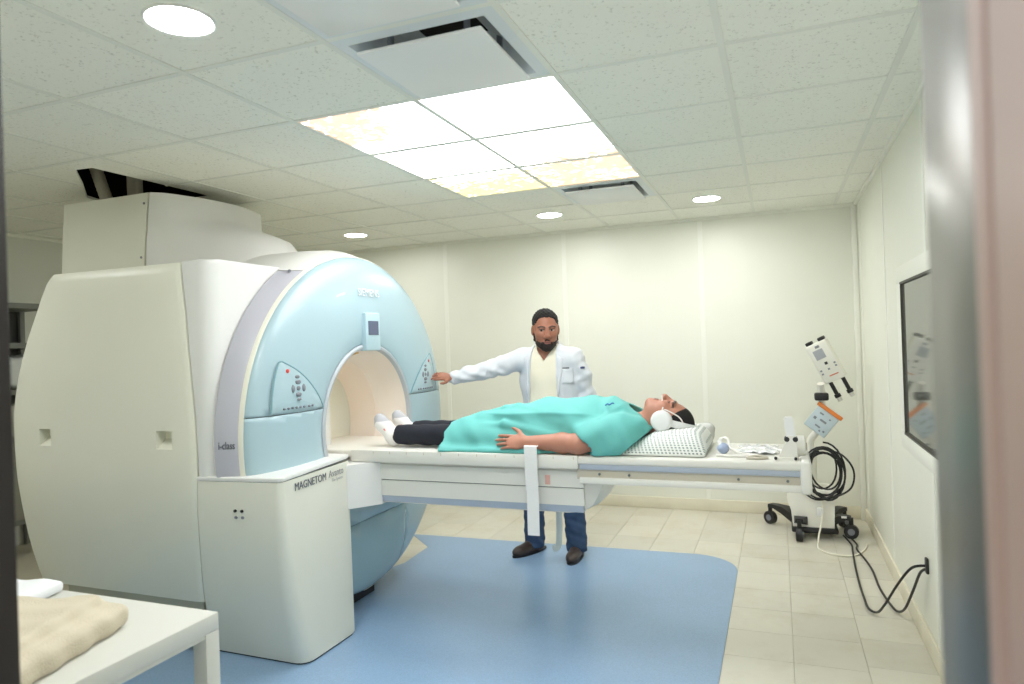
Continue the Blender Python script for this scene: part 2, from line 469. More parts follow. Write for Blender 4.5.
# ceiling angle trims
struct('trim_1', nb(XL, XR, YB - .022, YB, ZC - .022, ZC + .002, bev=.002, seg=1), JOINT, label='white ceiling angle along the back wall')
struct('trim_2', nb(XR - .022, XR, YF, YB, ZC - .022, ZC + .002, bev=.002, seg=1), JOINT, label='white ceiling angle along the right wall')
struct('trim_3', nb(XL, XL + .022, YF, YB, ZC - .022, ZC + .002, bev=.002, seg=1), JOINT, label='white ceiling angle along the left wall')
# window in right wall
wn = bpy.data.objects.new('window_1', None); C.objects.link(wn); wn.location = (XR, 3.5, .87); BASE[wn] = Vector((XR, 3.5, .87)); wn['kind'] = 'structure'; wn['label'] = 'observation window with white frame in the right wall'
wy0, wy1, wz0, wz1 = 2.85, 4.14, .875, 1.82
fx = XR - .018
for nm, a in (('window_frame', (fx, XR, wy0, wy1, wz0, wz0 + .085)), ('window_frame', (fx, XR, wy0, wy1, wz1 - .085, wz1)), ('window_frame', (fx, XR, wy1 - .13, wy1, wz0 + .085, wz1 - .085)), ('window_frame', (fx, XR, wy0, wy0 + .13, wz0 + .085, wz1 - .085))):
    obj(nm, nb(*a, bev=.006), JOINT, wn)
for nm, a in (('gasket', (fx - .004, XR - .002, wy0 + .13, wy1 - .13, wz0 + .08, wz0 + .09)), ('gasket', (fx - .002, XR - .002, wy1 - .136, wy1 - .128, wz0 + .09, wz1 - .085)), ('gasket', (fx - .004, XR - .002, wy0 + .13, wy1 - .13, wz1 - .095, wz1 - .085))):
    obj(nm, nb(*a), mat('gasket_dark', (70, 68, 60), .6), wn)
GLASS = mat('window_glass', (104, 106, 99), 0.06, spec=0.6)
obj('pane', nb(XR - .010, XR - .003, wy0 + .12, wy1 - .13, wz0 + .08, wz1 - .08), GLASS, wn)

# ------------------------------------------------------------------ ceiling
ceil = struct('ceiling', nb(XL - .1, XR + .12, -1.0, YB + .1, 2.95, 3.0), mat('deck_grey', (90, 88, 84), .9), label='suspended ceiling of speckled white tiles')
colsx = [XL] + [GX0 + T * i for i in range(-6, 5)] + [XR]
rowsy = [YF] + [GY0 + T * j for j in range(-3, 6)] + [YB]
def cidx(i, j): return (round((colsx[i] - GX0) / T), round((rowsy[j] - GY0) / T))
LIT = {(0, 0), (1, 0), (0, 1), (1, 1), (0, 2), (1, 2)}
CAS = {(1, -1), (1, -2), (1, 3)}
cache = {}
def ctile(x0, x1, y0, y1):
    key = (round(x1 - x0, 3), round(y1 - y0, 3))
    if key not in cache:
        me = bpy.data.meshes.new('ceiling_tile'); hx, hy = (x1 - x0) / 2, (y1 - y0) / 2
        b = nb(-hx + .004, hx - .004, -hy + .004, hy - .004, 0, .016, bev=.002, seg=1); b.to_mesh(me); b.free(); me.materials.append(CTILE); cache[key] = me
    o = bpy.data.objects.new('ceiling_tile', cache[key]); C.objects.link(o); o.parent = ceil
    o.location = ((x0 + x1) / 2, (y0 + y1) / 2, ZC + random.uniform(0, .0015))
HX0, HX1, HY0, HY1 = -4.20, -3.42, 2.86, 3.5
def ptile(pts):
    b = bmesh.new(); prism(b, pts, ZC, ZC + .016); obj('ceiling_tile', b, CTILE, ceil)
for i in range(len(colsx) - 1):
    for j in range(len(rowsy) - 1):
        x0, x1, y0, y1 = colsx[i], colsx[i + 1], rowsy[j], rowsy[j + 1]
        k = cidx(i, j) if i > 0 and j > 0 else ((-7 if i == 0 else cidx(i, 1)[0]), (-4 if j == 0 else cidx(1, j)[1]))
        if k in LIT or k in CAS: continue
        if k == (-3, 0): ptile([(x1, y0), (x1, y1), (-3.41, y1), (-3.42, 2.655), (-3.535, 2.642), (x0, 2.895), (x0, y0)]); continue
        if k == (-4, 0): ptile([(x1, y0), (x1, 2.895), (-4.09, y1), (x0, y1), (x0, y0)]); continue
        if k == (-3, 1): ptile([(x1, y0), (x1, y1), (x0, y1), (x0, 3.5), (-3.41, 3.5), (-3.41, y0)]); continue
        if k == (-4, 1): ptile([(-4.09, y0), (-4.2, 3.5), (x1, 3.5), (x1, y1), (x0, y1), (x0, y0)]); continue
        ctile(x0, x1, y0, y1)
for x in colsx[1:-1]:
    if HX0 + .05 < x < HX1 - .05:
        obj('grid_bar', nb(x - .012, x + .012, YF, HY0, ZC - .004, ZC + .004), TBAR, ceil); obj('grid_bar', nb(x - .012, x + .012, HY1, YB, ZC - .004, ZC + .004), TBAR, ceil); continue
    obj('grid_bar', nb(x - .012, x + .012, YF, YB, ZC - .004, ZC + .004), TBAR, ceil)
for y in rowsy[1:-1]:
    if HY0 < y < HY1:
        obj('grid_bar', nb(XL, HX0, y - .008, y + .008, ZC - .002, ZC + .006), TBAR, ceil); obj('grid_bar', nb(HX1, XR, y - .008, y + .008, ZC - .002, ZC + .006), TBAR, ceil); continue
    obj('grid_bar', nb(XL, XR, y - .012, y + .012, ZC - .003, ZC + .006), TBAR, ceil)
# dark plenum lining around the hole
bm = bmesh.new()
HY0 = 2.60
box(bm, HX0 - .1, HX0 - .08, HY0 - .1, 3.9, ZC + .02, 2.95); box(bm, HX1 + .08, HX1 + .1, HY0 - .1, 3.9, ZC + .02, 2.95); box(bm, HX0 - .1, HX1 + .1, 3.88, 3.9, ZC + .02, 2.95); box(bm, HX0 - .1, HX1 + .1, HY0 - .1, 3.9, 2.93, 2.95); box(bm, HX0 - .1, HX1 + .1, HY0 - .1, HY0 - .08, ZC + .02, 2.95)
obj('plenum', bm, DARK, ceil)
# pipes in the hole
HOSE = mat('hose_grey', (176, 170, 152), .7, var=.06, vscale=20)
for n_, (px, py, pr, lab) in enumerate(((-3.77, 3.0, .035, 'corrugated grey hose rising into the ceiling opening, nearer the doorway'), (-3.66, 3.12, .045, 'smooth pale pipe rising into the ceiling opening beside the corrugated hose'))):
    bm = bmesh.new()
    if n_ == 0:
        pts = smooth_path([(-3.84, 2.98, 2.93), (-3.85, 2.98, 2.75), (-3.82, 3.0, 2.60), (-3.77, 3.02, 2.432)], 14)
        tube(bm, pts, [pr * (1 + .06 * (i % 2)) for i in range(len(pts))], 12)
    else:
        tube(bm, [(px, py, 2.93), (px, py, 2.7), (px - .01, py + .01, 2.432)], pr, 14)
    tag(obj('pipe', bm, HOSE, base=(px, py, 2.432)), lab, 'pipe')

# backlit ceiling panels with a printed sky and autumn branches
def panel_mat():
    m = bpy.data.materials.new('backlit_print'); m.use_nodes = True
    nt = m.node_tree; N = nt.nodes; L = nt.links; b = N['Principled BSDF']; b.inputs['Roughness'].default_value = .4
    b.inputs['Base Color'].default_value = (.8, .8, .8, 1)
    g = N.new('ShaderNodeNewGeometry'); sp = N.new('ShaderNodeSeparateXYZ'); L.new(g.outputs['Position'], sp.inputs[0])
    def mth(op, a, b_=None):
        n = N.new('ShaderNodeMath'); n.operation = op
        for i, v in enumerate((a, b_)):
            if v is None: continue
            if isinstance(v, (int, float)): n.inputs[i].default_value = v
            else: L.new(v, n.inputs[i])
        return n.outputs[0]
    def ramp(v, a, c, o0=0., o1=1.):
        n = N.new('ShaderNodeMapRange'); n.interpolation_type = 'SMOOTHSTEP'; L.new(v, n.inputs[0])
        for i, q in enumerate((a, c, o0, o1)): n.inputs[i + 1].default_value = q
        return n.outputs[0]
    X, Y = sp.outputs[0], sp.outputs[1]
    n1 = N.new('ShaderNodeTexNoise'); n1.inputs['Scale'].default_value = 5; n1.inputs['Detail'].default_value = 9; n1.inputs['Roughness'].default_value = .72
    L.new(g.outputs['Position'], n1.inputs['Vector'])
    n2 = N.new('ShaderNodeTexNoise'); n2.inputs['Scale'].default_value = 26; n2.inputs['Detail'].default_value = 6; n2.inputs['Roughness'].default_value = .7
    L.new(g.outputs['Position'], n2.inputs['Vector'])
    far = ramp(mth('ADD', Y, mth('MULTIPLY', mth('ADD', X, 1.4), .25)), 3.35, 4.0)     # trees at the far end
    near = mth('MULTIPLY', ramp(mth('ADD', X, mth('MULTIPLY', Y, .25)), -1.15, -.55, 1., 0.), ramp(Y, 2.85, 3.25, 1., 0.))
    left = mth('MULTIPLY', ramp(X, -1.95, -1.75, 1., 0.), ramp(Y, 2.9, 3.2, 0., .7))
    wgt = mth('MAXIMUM', mth('MAXIMUM', far, near), left)
    val = mth('ADD', mth('ADD', mth('MULTIPLY', n1.outputs['Fac'], .7), mth('MULTIPLY', n2.outputs['Fac'], .95)), mth('MULTIPLY', wgt, .47))
    msk = ramp(val, 1.13, 1.23)
    hue = N.new('ShaderNodeMix'); hue.data_type = 'RGBA'
    L.new(ramp(X, -1.5, -1.2), hue.inputs['Factor']); hue.inputs['A'].default_value = lin((238, 214, 130)) + (1,); hue.inputs['B'].default_value = lin((240, 186, 140)) + (1,)
    hue2 = N.new('ShaderNodeMix'); hue2.data_type = 'RGBA'; L.new(near, hue2.inputs['Factor']); L.new(hue.outputs['Result'], hue2.inputs['A']); hue2.inputs['B'].default_value = lin((240, 176, 138)) + (1,)
    cm = N.new('ShaderNodeMix'); cm.data_type = 'RGBA'; L.new(msk, cm.inputs['Factor']); cm.inputs['A'].default_value = lin((250, 252, 255)) + (1,)
    L.new(hue2.outputs['Result'], cm.inputs['B'])
    st = N.new('ShaderNodeMapRange'); L.new(msk, st.inputs[0]); st.inputs[3].default_value = PANEL_E; st.inputs[4].default_value = PANEL_E * .13
    L.new(cm.outputs['Result'], b.inputs['Emission Color']); L.new(st.outputs[0], b.inputs['Emission Strength'])
    return m
PM = panel_mat()
plabs = {(0, 0): 'backlit ceiling panel with orange leaves at its left corner, nearest on the left', (1, 0): 'almost blank white backlit ceiling panel right beside the air vent plate',
         (0, 1): 'backlit ceiling panel in the middle of the left row', (1, 1): 'backlit ceiling panel in the middle of the right row, orange leaves at its far edge',
         (0, 2): 'backlit ceiling panel printed with yellow foliage, farthest on the left', (1, 2): 'backlit ceiling panel printed with orange foliage, farthest on the right'}
for (i, j) in sorted(LIT):
    x0, y0 = GX0 + T * i, GY0 + T * j
    t = thing('light_panel', (x0 + T / 2, y0 + T / 2, ZC), plabs[(i, j)], 'ceiling light', 'backlit ceiling panels')
    obj('diffuser', nb(x0 + .013, x0 + T - .013, y0 + .020, y0 + T - .020, ZC + .001, ZC + .012), PM, t)
    obj('frame_bar', nb(x0 + .012, x0 + T - .012, y0 - .018 + T, y0 + .018 + T, ZC - .004, ZC + .001), TBAR, t) if j < 2 else None
    obj('housing', nb(x0 + .013, x0 + T - .013, y0 + .010, y0 + T - .010, ZC + .013, ZC + .08), FIXT, t)

# air cassettes with a hanging plate
clabs = {(1, -1): 'white air diffuser with a hanging square plate beside the backlit panels', (1, -2): 'white air diffuser cut off by the top of the picture', (1, 3): 'small-looking white air diffuser beyond the backlit panels'}
CASM = mat('diffuser_white', (214, 220, 222), .35)
for (i, j) in sorted(CAS):
    x0, y0 = GX0 + T * i, GY0 + T * j; x1, y1 = x0 + T, y0 + T
    t = thing('air_diffuser', (x0 + T / 2, y0 + T / 2, ZC), clabs[(i, j)], 'air vent', 'ceiling air diffusers')
    def ring(d, z): return [(x0 + d, y0 + d, z), (x1 - d, y0 + d, z), (x1 - d, y1 - d, z), (x0 + d, y1 - d, z)]
    bm = bmesh.new(); loft(bm, [ring(.012, ZC + .02), ring(.012, ZC - .003), ring(.055, ZC - .006), ring(.075, ZC + .02), ring(.14, ZC + .10), ring(.2, ZC + .13)], caps=False)
    obj('frame', bm, CASM, t, smooth=20)
    obj('duct', nb(x0 + .18, x1 - .18, y0 + .18, y1 - .18, ZC + .125, ZC + .3), DARK, t)
    zp = ZC - .022
    obj('plate', nb(x0 + .075, x1 - .075, y0 + .075, y1 - .075, zp - .012, zp, bev=.004), FIXT, t)
    for sx in (.16, T - .16):
        for sy in (.16, T - .16):
            bm = bmesh.new(); tube(bm, [(x0 + sx, y0 + sy, zp), (x0 + sx, y0 + sy, ZC + .14)], .012, 8); obj('bracket', bm, BTN, t)

# round recessed lights; the last two are out of view, added to brighten the room
DLE = emis('downlight_glow', (253, 254, 252), DOWN_E)
for (i, j, lab) in ((0, -2, 'large-looking round recessed light near the top left'), (-3, 4, 'round recessed light above the scanner, left of the far three'), (0, 4, 'round recessed light between the scanner and the far air diffuser'), (2, 4, 'round recessed light nearest the right wall'), (2, -2, 'added round recessed light above the doorway, out of view'), (-4, -2, 'added round recessed light over the white table, out of view')):
    cx, cy = GX0 + T * (i + .5), GY0 + T * (j + .5)
    t = thing('recessed_light', (cx, cy, ZC), lab, 'ceiling light', 'round recessed lights')
    bm = bmesh.new(); lathe_z(bm, [(.092, ZC - .004), (.095, ZC - .001), (.092, ZC + .002)], cx, cy, 40); obj('lens', bm, DLE, t)
    bm = bmesh.new(); tube(bm, [(cx + .099 * math.cos(2 * PI * k / 40), cy + .099 * math.sin(2 * PI * k / 40), ZC - .001) for k in range(40)], .006, 8, close=True); obj('trim_ring', bm, FIXT, t)

# ================================================================== SCANNER
YC_, ZC_ = 3.4, 1.055
def ynear(z): return 2.41 + .24 * (max(0., .93 - z) / .93) ** 1.6
def interp(z, tab):
    tab = sorted(tab); zs = [a for a, _ in tab]; vs = [b for _, b in tab]; return float(np.interp(z, zs, vs))
SEAMX0 = [(1.914, -2.556), (1.69, -2.53), (1.5, -2.516), (1.19, -2.49), (.925, -2.483), (.6, -2.53), (.286, -2.60), (0, -2.66)]
REARX0 = [(1.929, -3.414), (1.841, -3.477), (1.742, -3.526), (1.591, -3.609), (1.437, -3.677), (1.229, -3.734), (1.07, -3.735), (.9, -3.725), (.7, -3.722), (.53, -3.735), (.28, -3.74)]
SEAMX = [(a, b - .026) for a, b in SEAMX0]; REARX = [(a, b - .022) for a, b in REARX0]
mri = thing('mri_scanner', (-2.7, 3.4, 0), 'large white magnetic resonance scanner with a pale blue round front and open bore', 'scanner')
# side cover (barrel-shaped panel facing the doorway) with two pockets
zlv = [.29, .36, .45, .55, .65, .75, .85, .93, 1.0, 1.047, 1.133, 1.2, 1.3, 1.4, 1.5, 1.6, 1.7, 1.8, 1.87, 1.9, 1.918]
def tx(x): return (x + 3.757) / (-2.514 + 3.757)
ts = sorted([0, .008, .03, .3, .5, .7, .97, .992, 1] + [tx(v) for v in (-3.548, -3.462, -2.745, -2.645)])
pk = []
bm = bmesh.new(); G = []
for z in zlv:
    xr, xf = interp(z, REARX), interp(z, SEAMX)
    row = []
    for t_ in ts:
        e = min(t_, 1 - t_); dy = .012 * max(0, 1 - e / .03) ** 2
        dz = .014 * max(0, (z - 1.87) / .048) ** 2 if z > 1.87 else 0
        row.append(bm.verts.new((xr + t_ * (xf - xr), ynear(z) + dy + dz + (0.03 * max(0, (z - 1.5)) ** 2), z)))
    G.append(row)
skip = {(zlv.index(1.047), i) for i, t_ in enumerate(ts) if any(abs(t_ - tx(v)) < 1e-6 for v in (-3.548, -2.745))}
for a in range(len(zlv) - 1):
    for b in range(len(ts) - 1):
        if (a, b) in skip:
            q = [G[a][b], G[a][b + 1], G[a + 1][b + 1], G[a + 1][b]]; pk.append([v.co.copy() for v in q]); continue
        bm.faces.new((G[a][b], G[a][b + 1], G[a + 1][b + 1], G[a + 1][b]))
# shell back: top, ends
bk = [[bm.verts.new((r[i].co.x, 3.4, r[i].co.z)) for i in (0, -1)] for r in G]
for a in range(len(zlv) - 1):
    bm.faces.new((G[a][0], G[a + 1][0], bk[a + 1][0], bk[a][0])); bm.faces.new((G[a][-1], bk[a][1], bk[a + 1][1], G[a + 1][-1]))
bm.faces.new(G[-1] + [bk[-1][1], bk[-1][0]]); bm.faces.new(G[0][::-1] + [bk[0][0], bk[0][1]])
side = obj('side_cover', bm, CREAM, mri, smooth=30)
for q in pk:
    bm = bmesh.new(); a, b, c, d = q; dep = Vector((0, .055, 0))
    v = [bm.verts.new(p) for p in (a, b, c, d, c + dep, d + dep, (b + c) / 2 + dep, (a + d) / 2 + dep)]
    bm.faces.new((v[2], v[3], v[5], v[4])); bm.faces.new((v[4], v[5], v[7], v[6])); bm.faces.new((v[0], v[1], v[6], v[7]))
    bm.faces.new((v[1], v[2], v[4], v[6])); bm.faces.new((v[0], v[7], v[5], v[3]))
    obj('handhold', bm, CREAM, side, smooth=10)
obj('toe_kick', nb(-3.66, -2.70, 2.62, 4.2, 0.03, .29), mat('toe_grey', (186, 184, 166), .6), mri)
# far half of the magnet housing behind
bm = bmesh.new(); rings = []
for z in zlv: rings.append([(interp(z, REARX), 3.4, z), (interp(z, SEAMX) - .04, 3.4, z), (interp(z, SEAMX) - .12, 2 * YC_ - ynear(z) - .03, z), (interp(z, REARX), 2 * YC_ - ynear(z), z)])
loft(bm, rings); obj('rear_housing', bm, CREAM, mri)
# white front cover: drum + wing on the near side
bm = bmesh.new()
lathe_x(bm, [(-2.395, .95), (-2.395, .985), (-2.41, .99), (-2.60, .985)], YC_, ZC_, 96)
def cut(b, co, no): bmesh.ops.bisect_plane(b, geom=b.verts[:] + b.edges[:] + b.faces[:], plane_co=co, plane_no=no, clear_outer=True)
def near_low(b, z=.915):
    # remove what would stick out of the equipment cover
    bmesh.ops.bisect_plane(b, geom=b.verts[:] + b.edges[:] + b.faces[:], plane_co=(0, 0, z), plane_no=(0, 0, 1))
    bmesh.ops.bisect_plane(b, geom=b.verts[:] + b.edges[:] + b.faces[:], plane_co=(0, 3.4, 0), plane_no=(0, 1, 0))
    bmesh.ops.delete(b, geom=[f for f in b.faces if f.calc_center_median().z < z and f.calc_center_median().y < 3.4], context='FACES')
near_low(bm)
YD = 3.43
for v in bm.verts: v.co.y += .03
drum = obj('drum_cover', bm, WHITE, mri)
bm = bmesh.new(); rings = []
for z in [.912] + [q for q in zlv if q > .92] + [1.925]:
    zz = min(z, 1.918); s_ = interp(zz, SEAMX) + .006; y0 = ynear(zz) + .03 * max(0, zz - 1.5) ** 2 + (.012 if z < 1.92 else .025)
    fr = -2.41; cr = min(.07, (fr - s_) * .9)
    ring_ = [(s_, 3.3, z), (s_, y0 + .008, z), (s_ + .006, y0, z)]
    for k in range(7):
        a = -PI / 2 + PI / 2 * k / 6; ring_.append((fr - cr + cr * math.cos(a), y0 + cr + cr * math.sin(a), z))
    ring_.append((fr, 3.3, z)); rings.append(ring_)
loft(bm, rings); obj('front_cover', bm, WHITE, mri, smooth=45)
# grey ring, cream edge, blue face
bm = bmesh.new(); lathe_x(bm, [(-2.30, .95), (-2.298, .970), (-2.305, .976), (-2.39, 1.01), (-2.402, 1.01), (-2.402, .95)], YD, ZC_, 128)
near_low(bm); cut(bm, (0, 0, 1.905), (0, 0, 1))
ringo = obj('grey_ring', bm, GREY, mri)
bm = bmesh.new(); lathe_x(bm, [(-2.30, .958), (-2.280, .960), (-2.276, .965), (-2.283, .970), (-2.30, .972)], YD, ZC_, 128)
near_low(bm); obj('edge_trim', bm, CREAM, mri)
bm = bmesh.new(); lathe_x(bm, [(-2.30, .95), (-2.298, .970), (-2.305, .976), (-2.40, 1.012), (-2.55, 1.02), (-2.75, 1.02), (-2.75, .9)], YD, ZC_, 128)
cut(bm, (0, 0, 1.908), (0, 0, -1)); obj('top_cover', bm, TURRET, mri)
b = bmesh.new(); tube(b, [(-2.345, 2.905, 1.902), (-2.335, 2.895, 1.902)], .008, 8); obj('screw', b, BTN, mri)
fprof = [(-2.215, .455), (-2.202, .462), (-2.196, .475), (-2.19, .55), (-2.190, .65), (-2.197, .75), (-2.212, .84), (-2.232, .905), (-2.252, .942), (-2.272, .960), (-2.30, .962)]
def face(cuts, name, m):
    b = bmesh.new(); lathe_x(b, fprof, YC_, ZC_, 160)
    for v in b.verts: v.co.y += .03 * (math.hypot(v.co.y - YC_, v.co.z - ZC_) - .455) / .5
    for co, no in cuts:
        bmesh.ops.bisect_plane(b, geom=b.verts[:] + b.edges[:] + b.faces[:], plane_co=co, plane_no=no, clear_outer=True, clear_inner=False)
    o = obj(name, b, m, mri, smooth=40)
    md = o.modifiers.new('thick', 'SOLIDIFY'); md.thickness = .012; md.offset = -1
    return o
face([((0, 0, 1.189), (0, 0, -1))], 'upper_face', BLUE)
zs_ = .53
lowL = face([((0, 0, 1.185), (0, 0, 1)), ((0, 3.02, 0), (0, 1, 0))], 'lower_face', BLUE)
lowR = face([((0, 0, 1.185), (0, 0, 1)), ((0, 3.742, 0), (0, -1, 0))], 'lower_face', BLUE)
face([((0, 0, 1.185), (0, 0, 1)), ((0, 3.023, 0), (0, -1, 0)), ((0, 3.738, 0), (0, 1, 0)), ((0, 0, zs_ + .003), (0, 0, -1))], 'centre_face', BLUE)
face([((0, 0, zs_ - .003), (0, 0, 1)), ((0, 3.023, 0), (0, -1, 0)), ((0, 3.738, 0), (0, 1, 0))], 'pedestal_panel', BLUED)
bm = bmesh.new(); lathe_x(bm, [(-2.235, .46), (-2.22, .6), (-2.225, .75), (-2.25, .87), (-2.29, .91)], YC_, ZC_, 96); obj('face_backing', bm, SEAM, mri)
obj('foot_plinth', nb(-2.9, -2.36, 2.95, 3.62, 0, .12), BLACK, mri)
# bore rim and flared liner
bm = bmesh.new(); lathe_x(bm, [(-2.22, .462), (-2.197, .46), (-2.19, .45), (-2.193, .438), (-2.215, .430)], YC_, ZC_, 120); obj('bore_rim', bm, RIMG, mri)
bm = bmesh.new(); lathe_x(bm, [(-2.205, .436), (-2.25, .422), (-2.33, .402), (-2.407, .383), (-2.41, .378), (-2.413, .383), (-2.5, .362), (-2.62, .337), (-2.75, .316), (-2.9, .305), (-3.2, .302), (-3.45, .33), (-3.55, .36)], YC_, ZC_, 120); obj('bore_liner', bm, LINER, mri, smooth=60)
bm = bmesh.new(); lathe_x(bm, [(-3.55, .36), (-3.56, .9)], YC_, ZC_, 64); obj('rear_face', bm, WHITE, mri)
bl = emis('bore_lamp', (255, 214, 180), 20)
bm = nb(-3.1, -2.62, YC_ - .05, YC_ + .05, ZC_ + .285, ZC_ + .292); obj('bore_light', bm, bl, mri)
bm = bmesh.new(); box(bm, -.035, .035, -.018, .018, -.004, .004, bev=.003)
for v in bm.verts: v.co = Matrix.Translation((-2.30, YC_ - .02, ZC_ + .402)) @ Matrix.Rotation(math.radians(-14), 4, 'Y') @ v.co
obj('laser_window', bm, GOLD, mri)
# display above the bore
DISP = mat('display_blue', (172, 198, 207), .3)
bm = nb(-2.215, -2.168, 3.328, 3.480, 1.475, 1.692, bev=.008); dsp = obj('display', bm, DISP, mri)
obj('screen', nb(-2.1695, -2.1655, 3.352, 3.455, 1.565, 1.645), SCREEN, dsp)
# control panels on both sides of the bore: shark-fin outline
def fx_(y, z):
    r = math.hypot(y - YC_, z - ZC_); pr = sorted(fprof, key=lambda q: q[1]); return float(np.interp(r, [q[1] for q in pr], [q[0] for q in pr]))
fin = [(2.575, 1.196), (2.585, 1.27), (2.605, 1.35), (2.635, 1.424), (2.652, 1.438), (2.672, 1.434), (2.747, 1.396), (2.81, 1.352), (2.865, 1.302), (2.915, 1.244), (2.945, 1.196)]
def control(mir):
    f = (lambda y: 2 * YC_ - y) if mir else (lambda y: y)
    pts = [Vector((fx_(f(y), z) + .004, f(y), z)) for y, z in smooth_path([(y, z, 0) for y, z in fin], 4) for y, z in ((y, z),)] if False else []
    path = smooth_path([(0, y, z) for y, z in fin], 4)
    cy = sum(p.y for p in path) / len(path); cz = sum(p.z for p in path) / len(path)
    bm = bmesh.new(); rings = []
    for s_, dx in ((1, -.004), (1, .003), (.97, .006), (.6, .006), (.25, .006), (.02, .006)):
        rings.append([Vector((fx_(f(cy + (p.y - cy) * s_), cz + (p.z - cz) * s_) + dx, f(cy + (p.y - cy) * s_), cz + (p.z - cz) * s_)) for p in path])
    loft(bm, rings)
    o = obj('control_panel', bm, mat('panel_blue', (170, 194, 202), .3), mri, smooth=50); o['label'] = 'triangular keypad with a red button'
    bm = bmesh.new(); tube(bm, [Vector((fx_(f(p.y), p.z) + .004, f(p.y), p.z)) for p in path], .0045, 6); obj('groove', bm, mat('groove_teal', (120, 158, 168), .5), o)
    def knob(y, z, ry, rz, m, nm='button', dx=.012):
        b = bmesh.new(); bmesh.ops.create_uvsphere(b, u_segments=10, v_segments=6, radius=1.0)
        for v in b.verts: v.co = Vector((fx_(f(y), z) + .005 + v.co.x * .006, f(y) + v.co.y * ry, z + v.co.z * rz))
        obj(nm, b, m, o, smooth=60)
    knob(2.688, 1.392, .011, .011, RED)
    knob(2.748, 1.362, .018, .009, BTN); knob(2.755, 1.252, .016, .007, BTN)
    for dy, dz, ry, rz in ((0, .03, .022, .012), (0, -.03, .022, .012), (-.037, 0, .013, .02), (.037, 0, .013, .02), (0, 0, .015, .012)): knob(2.752 + dy, 1.306 + dz, ry, rz, BTN)
    for k in range(8): knob(2.652 + k * .027 + (.012 if k > 5 else 0), 1.213, .008, .006, BTN)
control(False); control(True)
# writing
MX = Matrix(((0, 0, 1, 0), (1, 0, 0, 0), (0, 1, 0, 0), (0, 0, 0, 1)))   # text plane -> faces +x
def face_text(name, body, size, x, y, z, m, parent, rz=0, tilt=0, xs=1.0, depth=.002):
    text_obj(name, body, size, Matrix.Translation((x, y, z)) @ Matrix.Rotation(rz, 4, 'Z') @ Matrix.Rotation(tilt, 4, 'Y') @ MX, m, parent, depth=depth, xs=xs)
face_text('lettering', 'SIEMENS', .062, fx_(3.405, 1.807) + .005, 3.405, 1.807, SILVER, mri, tilt=math.radians(-7), xs=.96, depth=.0012)
def ring_text():
    y, z = 2.418, 1.067
    text_obj('lettering', 'i-class', .05, Matrix.Translation((-2.345, YD - .9945, z)) @ Matrix.Rotation(math.atan2(.034, .085), 4, 'Z') @ Matrix(((1, 0, 0, 0), (0, 0, -1, 0), (0, 1, 0, 0), (0, 0, 0, 1))), INK, mri, depth=.0015, xs=.64)
ring_text()
# equipment cover beside the table
bm = bmesh.new(); rings = []
for z in (0.012, .05, .15, .25, .35, .45, .55, .65, .75, .85, .905):
    y0 = ynear(z) + .01; u_ = z / .93; xl = interp(z, SEAMX) + .006
    xr0 = -2.112 + .042 * u_; xr1 = -2.107 - .007 * u_; cr = .03 + .05 * (1 - u_)
    yl = y0 + .0 ; yr = y0 + .036 * u_ - .008 * (1 - u_); ln = xr0 - xl
    p = [(xl, 3.05, z), (xl, yl, z)]
    for k in range(7):
        a = k / 6; ax = xr0 - cr * (1 - a) ** 2; ay = yr + cr * a ** 2 - .0
        p.append((ax, ay, z))
    p += [(xr1, 3.02, z), (xr1 - .01, 3.05, z)]
    rings.append(p)
loft(bm, rings); cab = obj('equipment_cover', bm, CREAM, mri, smooth=50)
top = [(x, y) for x, y, z in rings[-1]]; ccx = -2.3; ccy = 2.73
def lid_ring(s, z): return [(ccx + (x - ccx) * s, ccy + (y - ccy) * s, z + .012 * ((y - 2.42) / .63)) for x, y in top]
bm = bmesh.new(); loft(bm, [lid_ring(.985, .902), lid_ring(.985, .908)]); obj('shadow_gap', bm, SEAM, mri)
bm = bmesh.new(); loft(bm, [lid_ring(1.004, .907), lid_ring(1.008, .911), lid_ring(1.006, .922), lid_ring(.995, .926)]); obj('lid', bm, WHITE, mri, smooth=30)
bm = bmesh.new(); loft(bm, [[(ccx + (x - ccx) * .97, ccy + (y - ccy) * .97 + .005, z) for x, y, _ in rings[0]] for z in (0, .014)]); obj('plinth', bm, BLACK, mri)
face_text('lettering', 'MAGNETOM', .052, -2.0855, 2.692, .864, INK, mri, rz=math.radians(4.45), xs=.90, depth=.0006)
face_text('lettering', 'Avanto', .05, -2.1028, 2.915, .868, mat('ink_light', (150, 150, 150), .6), mri, rz=math.radians(4.4), xs=.95, depth=.0006)
face_text('lettering', 'Tim System', .022, -2.1045, 2.925, .835, mat('ink_pale', (186, 186, 184), .6), mri, rz=math.radians(4.4), depth=.0006)
for dx in (0, .036):
    for dz, m_ in ((0, BLACK), (-.03, BTN)):
        b = bmesh.new(); z = .772 + dz; yy = ynear(z) + .0225 + (dx - .018) * .08
        tube(b, [(-2.318 + dx, yy - .0025, z), (-2.318 + dx, yy + .02, z)], .007, 10); obj('screw_hole', b, m_, mri)
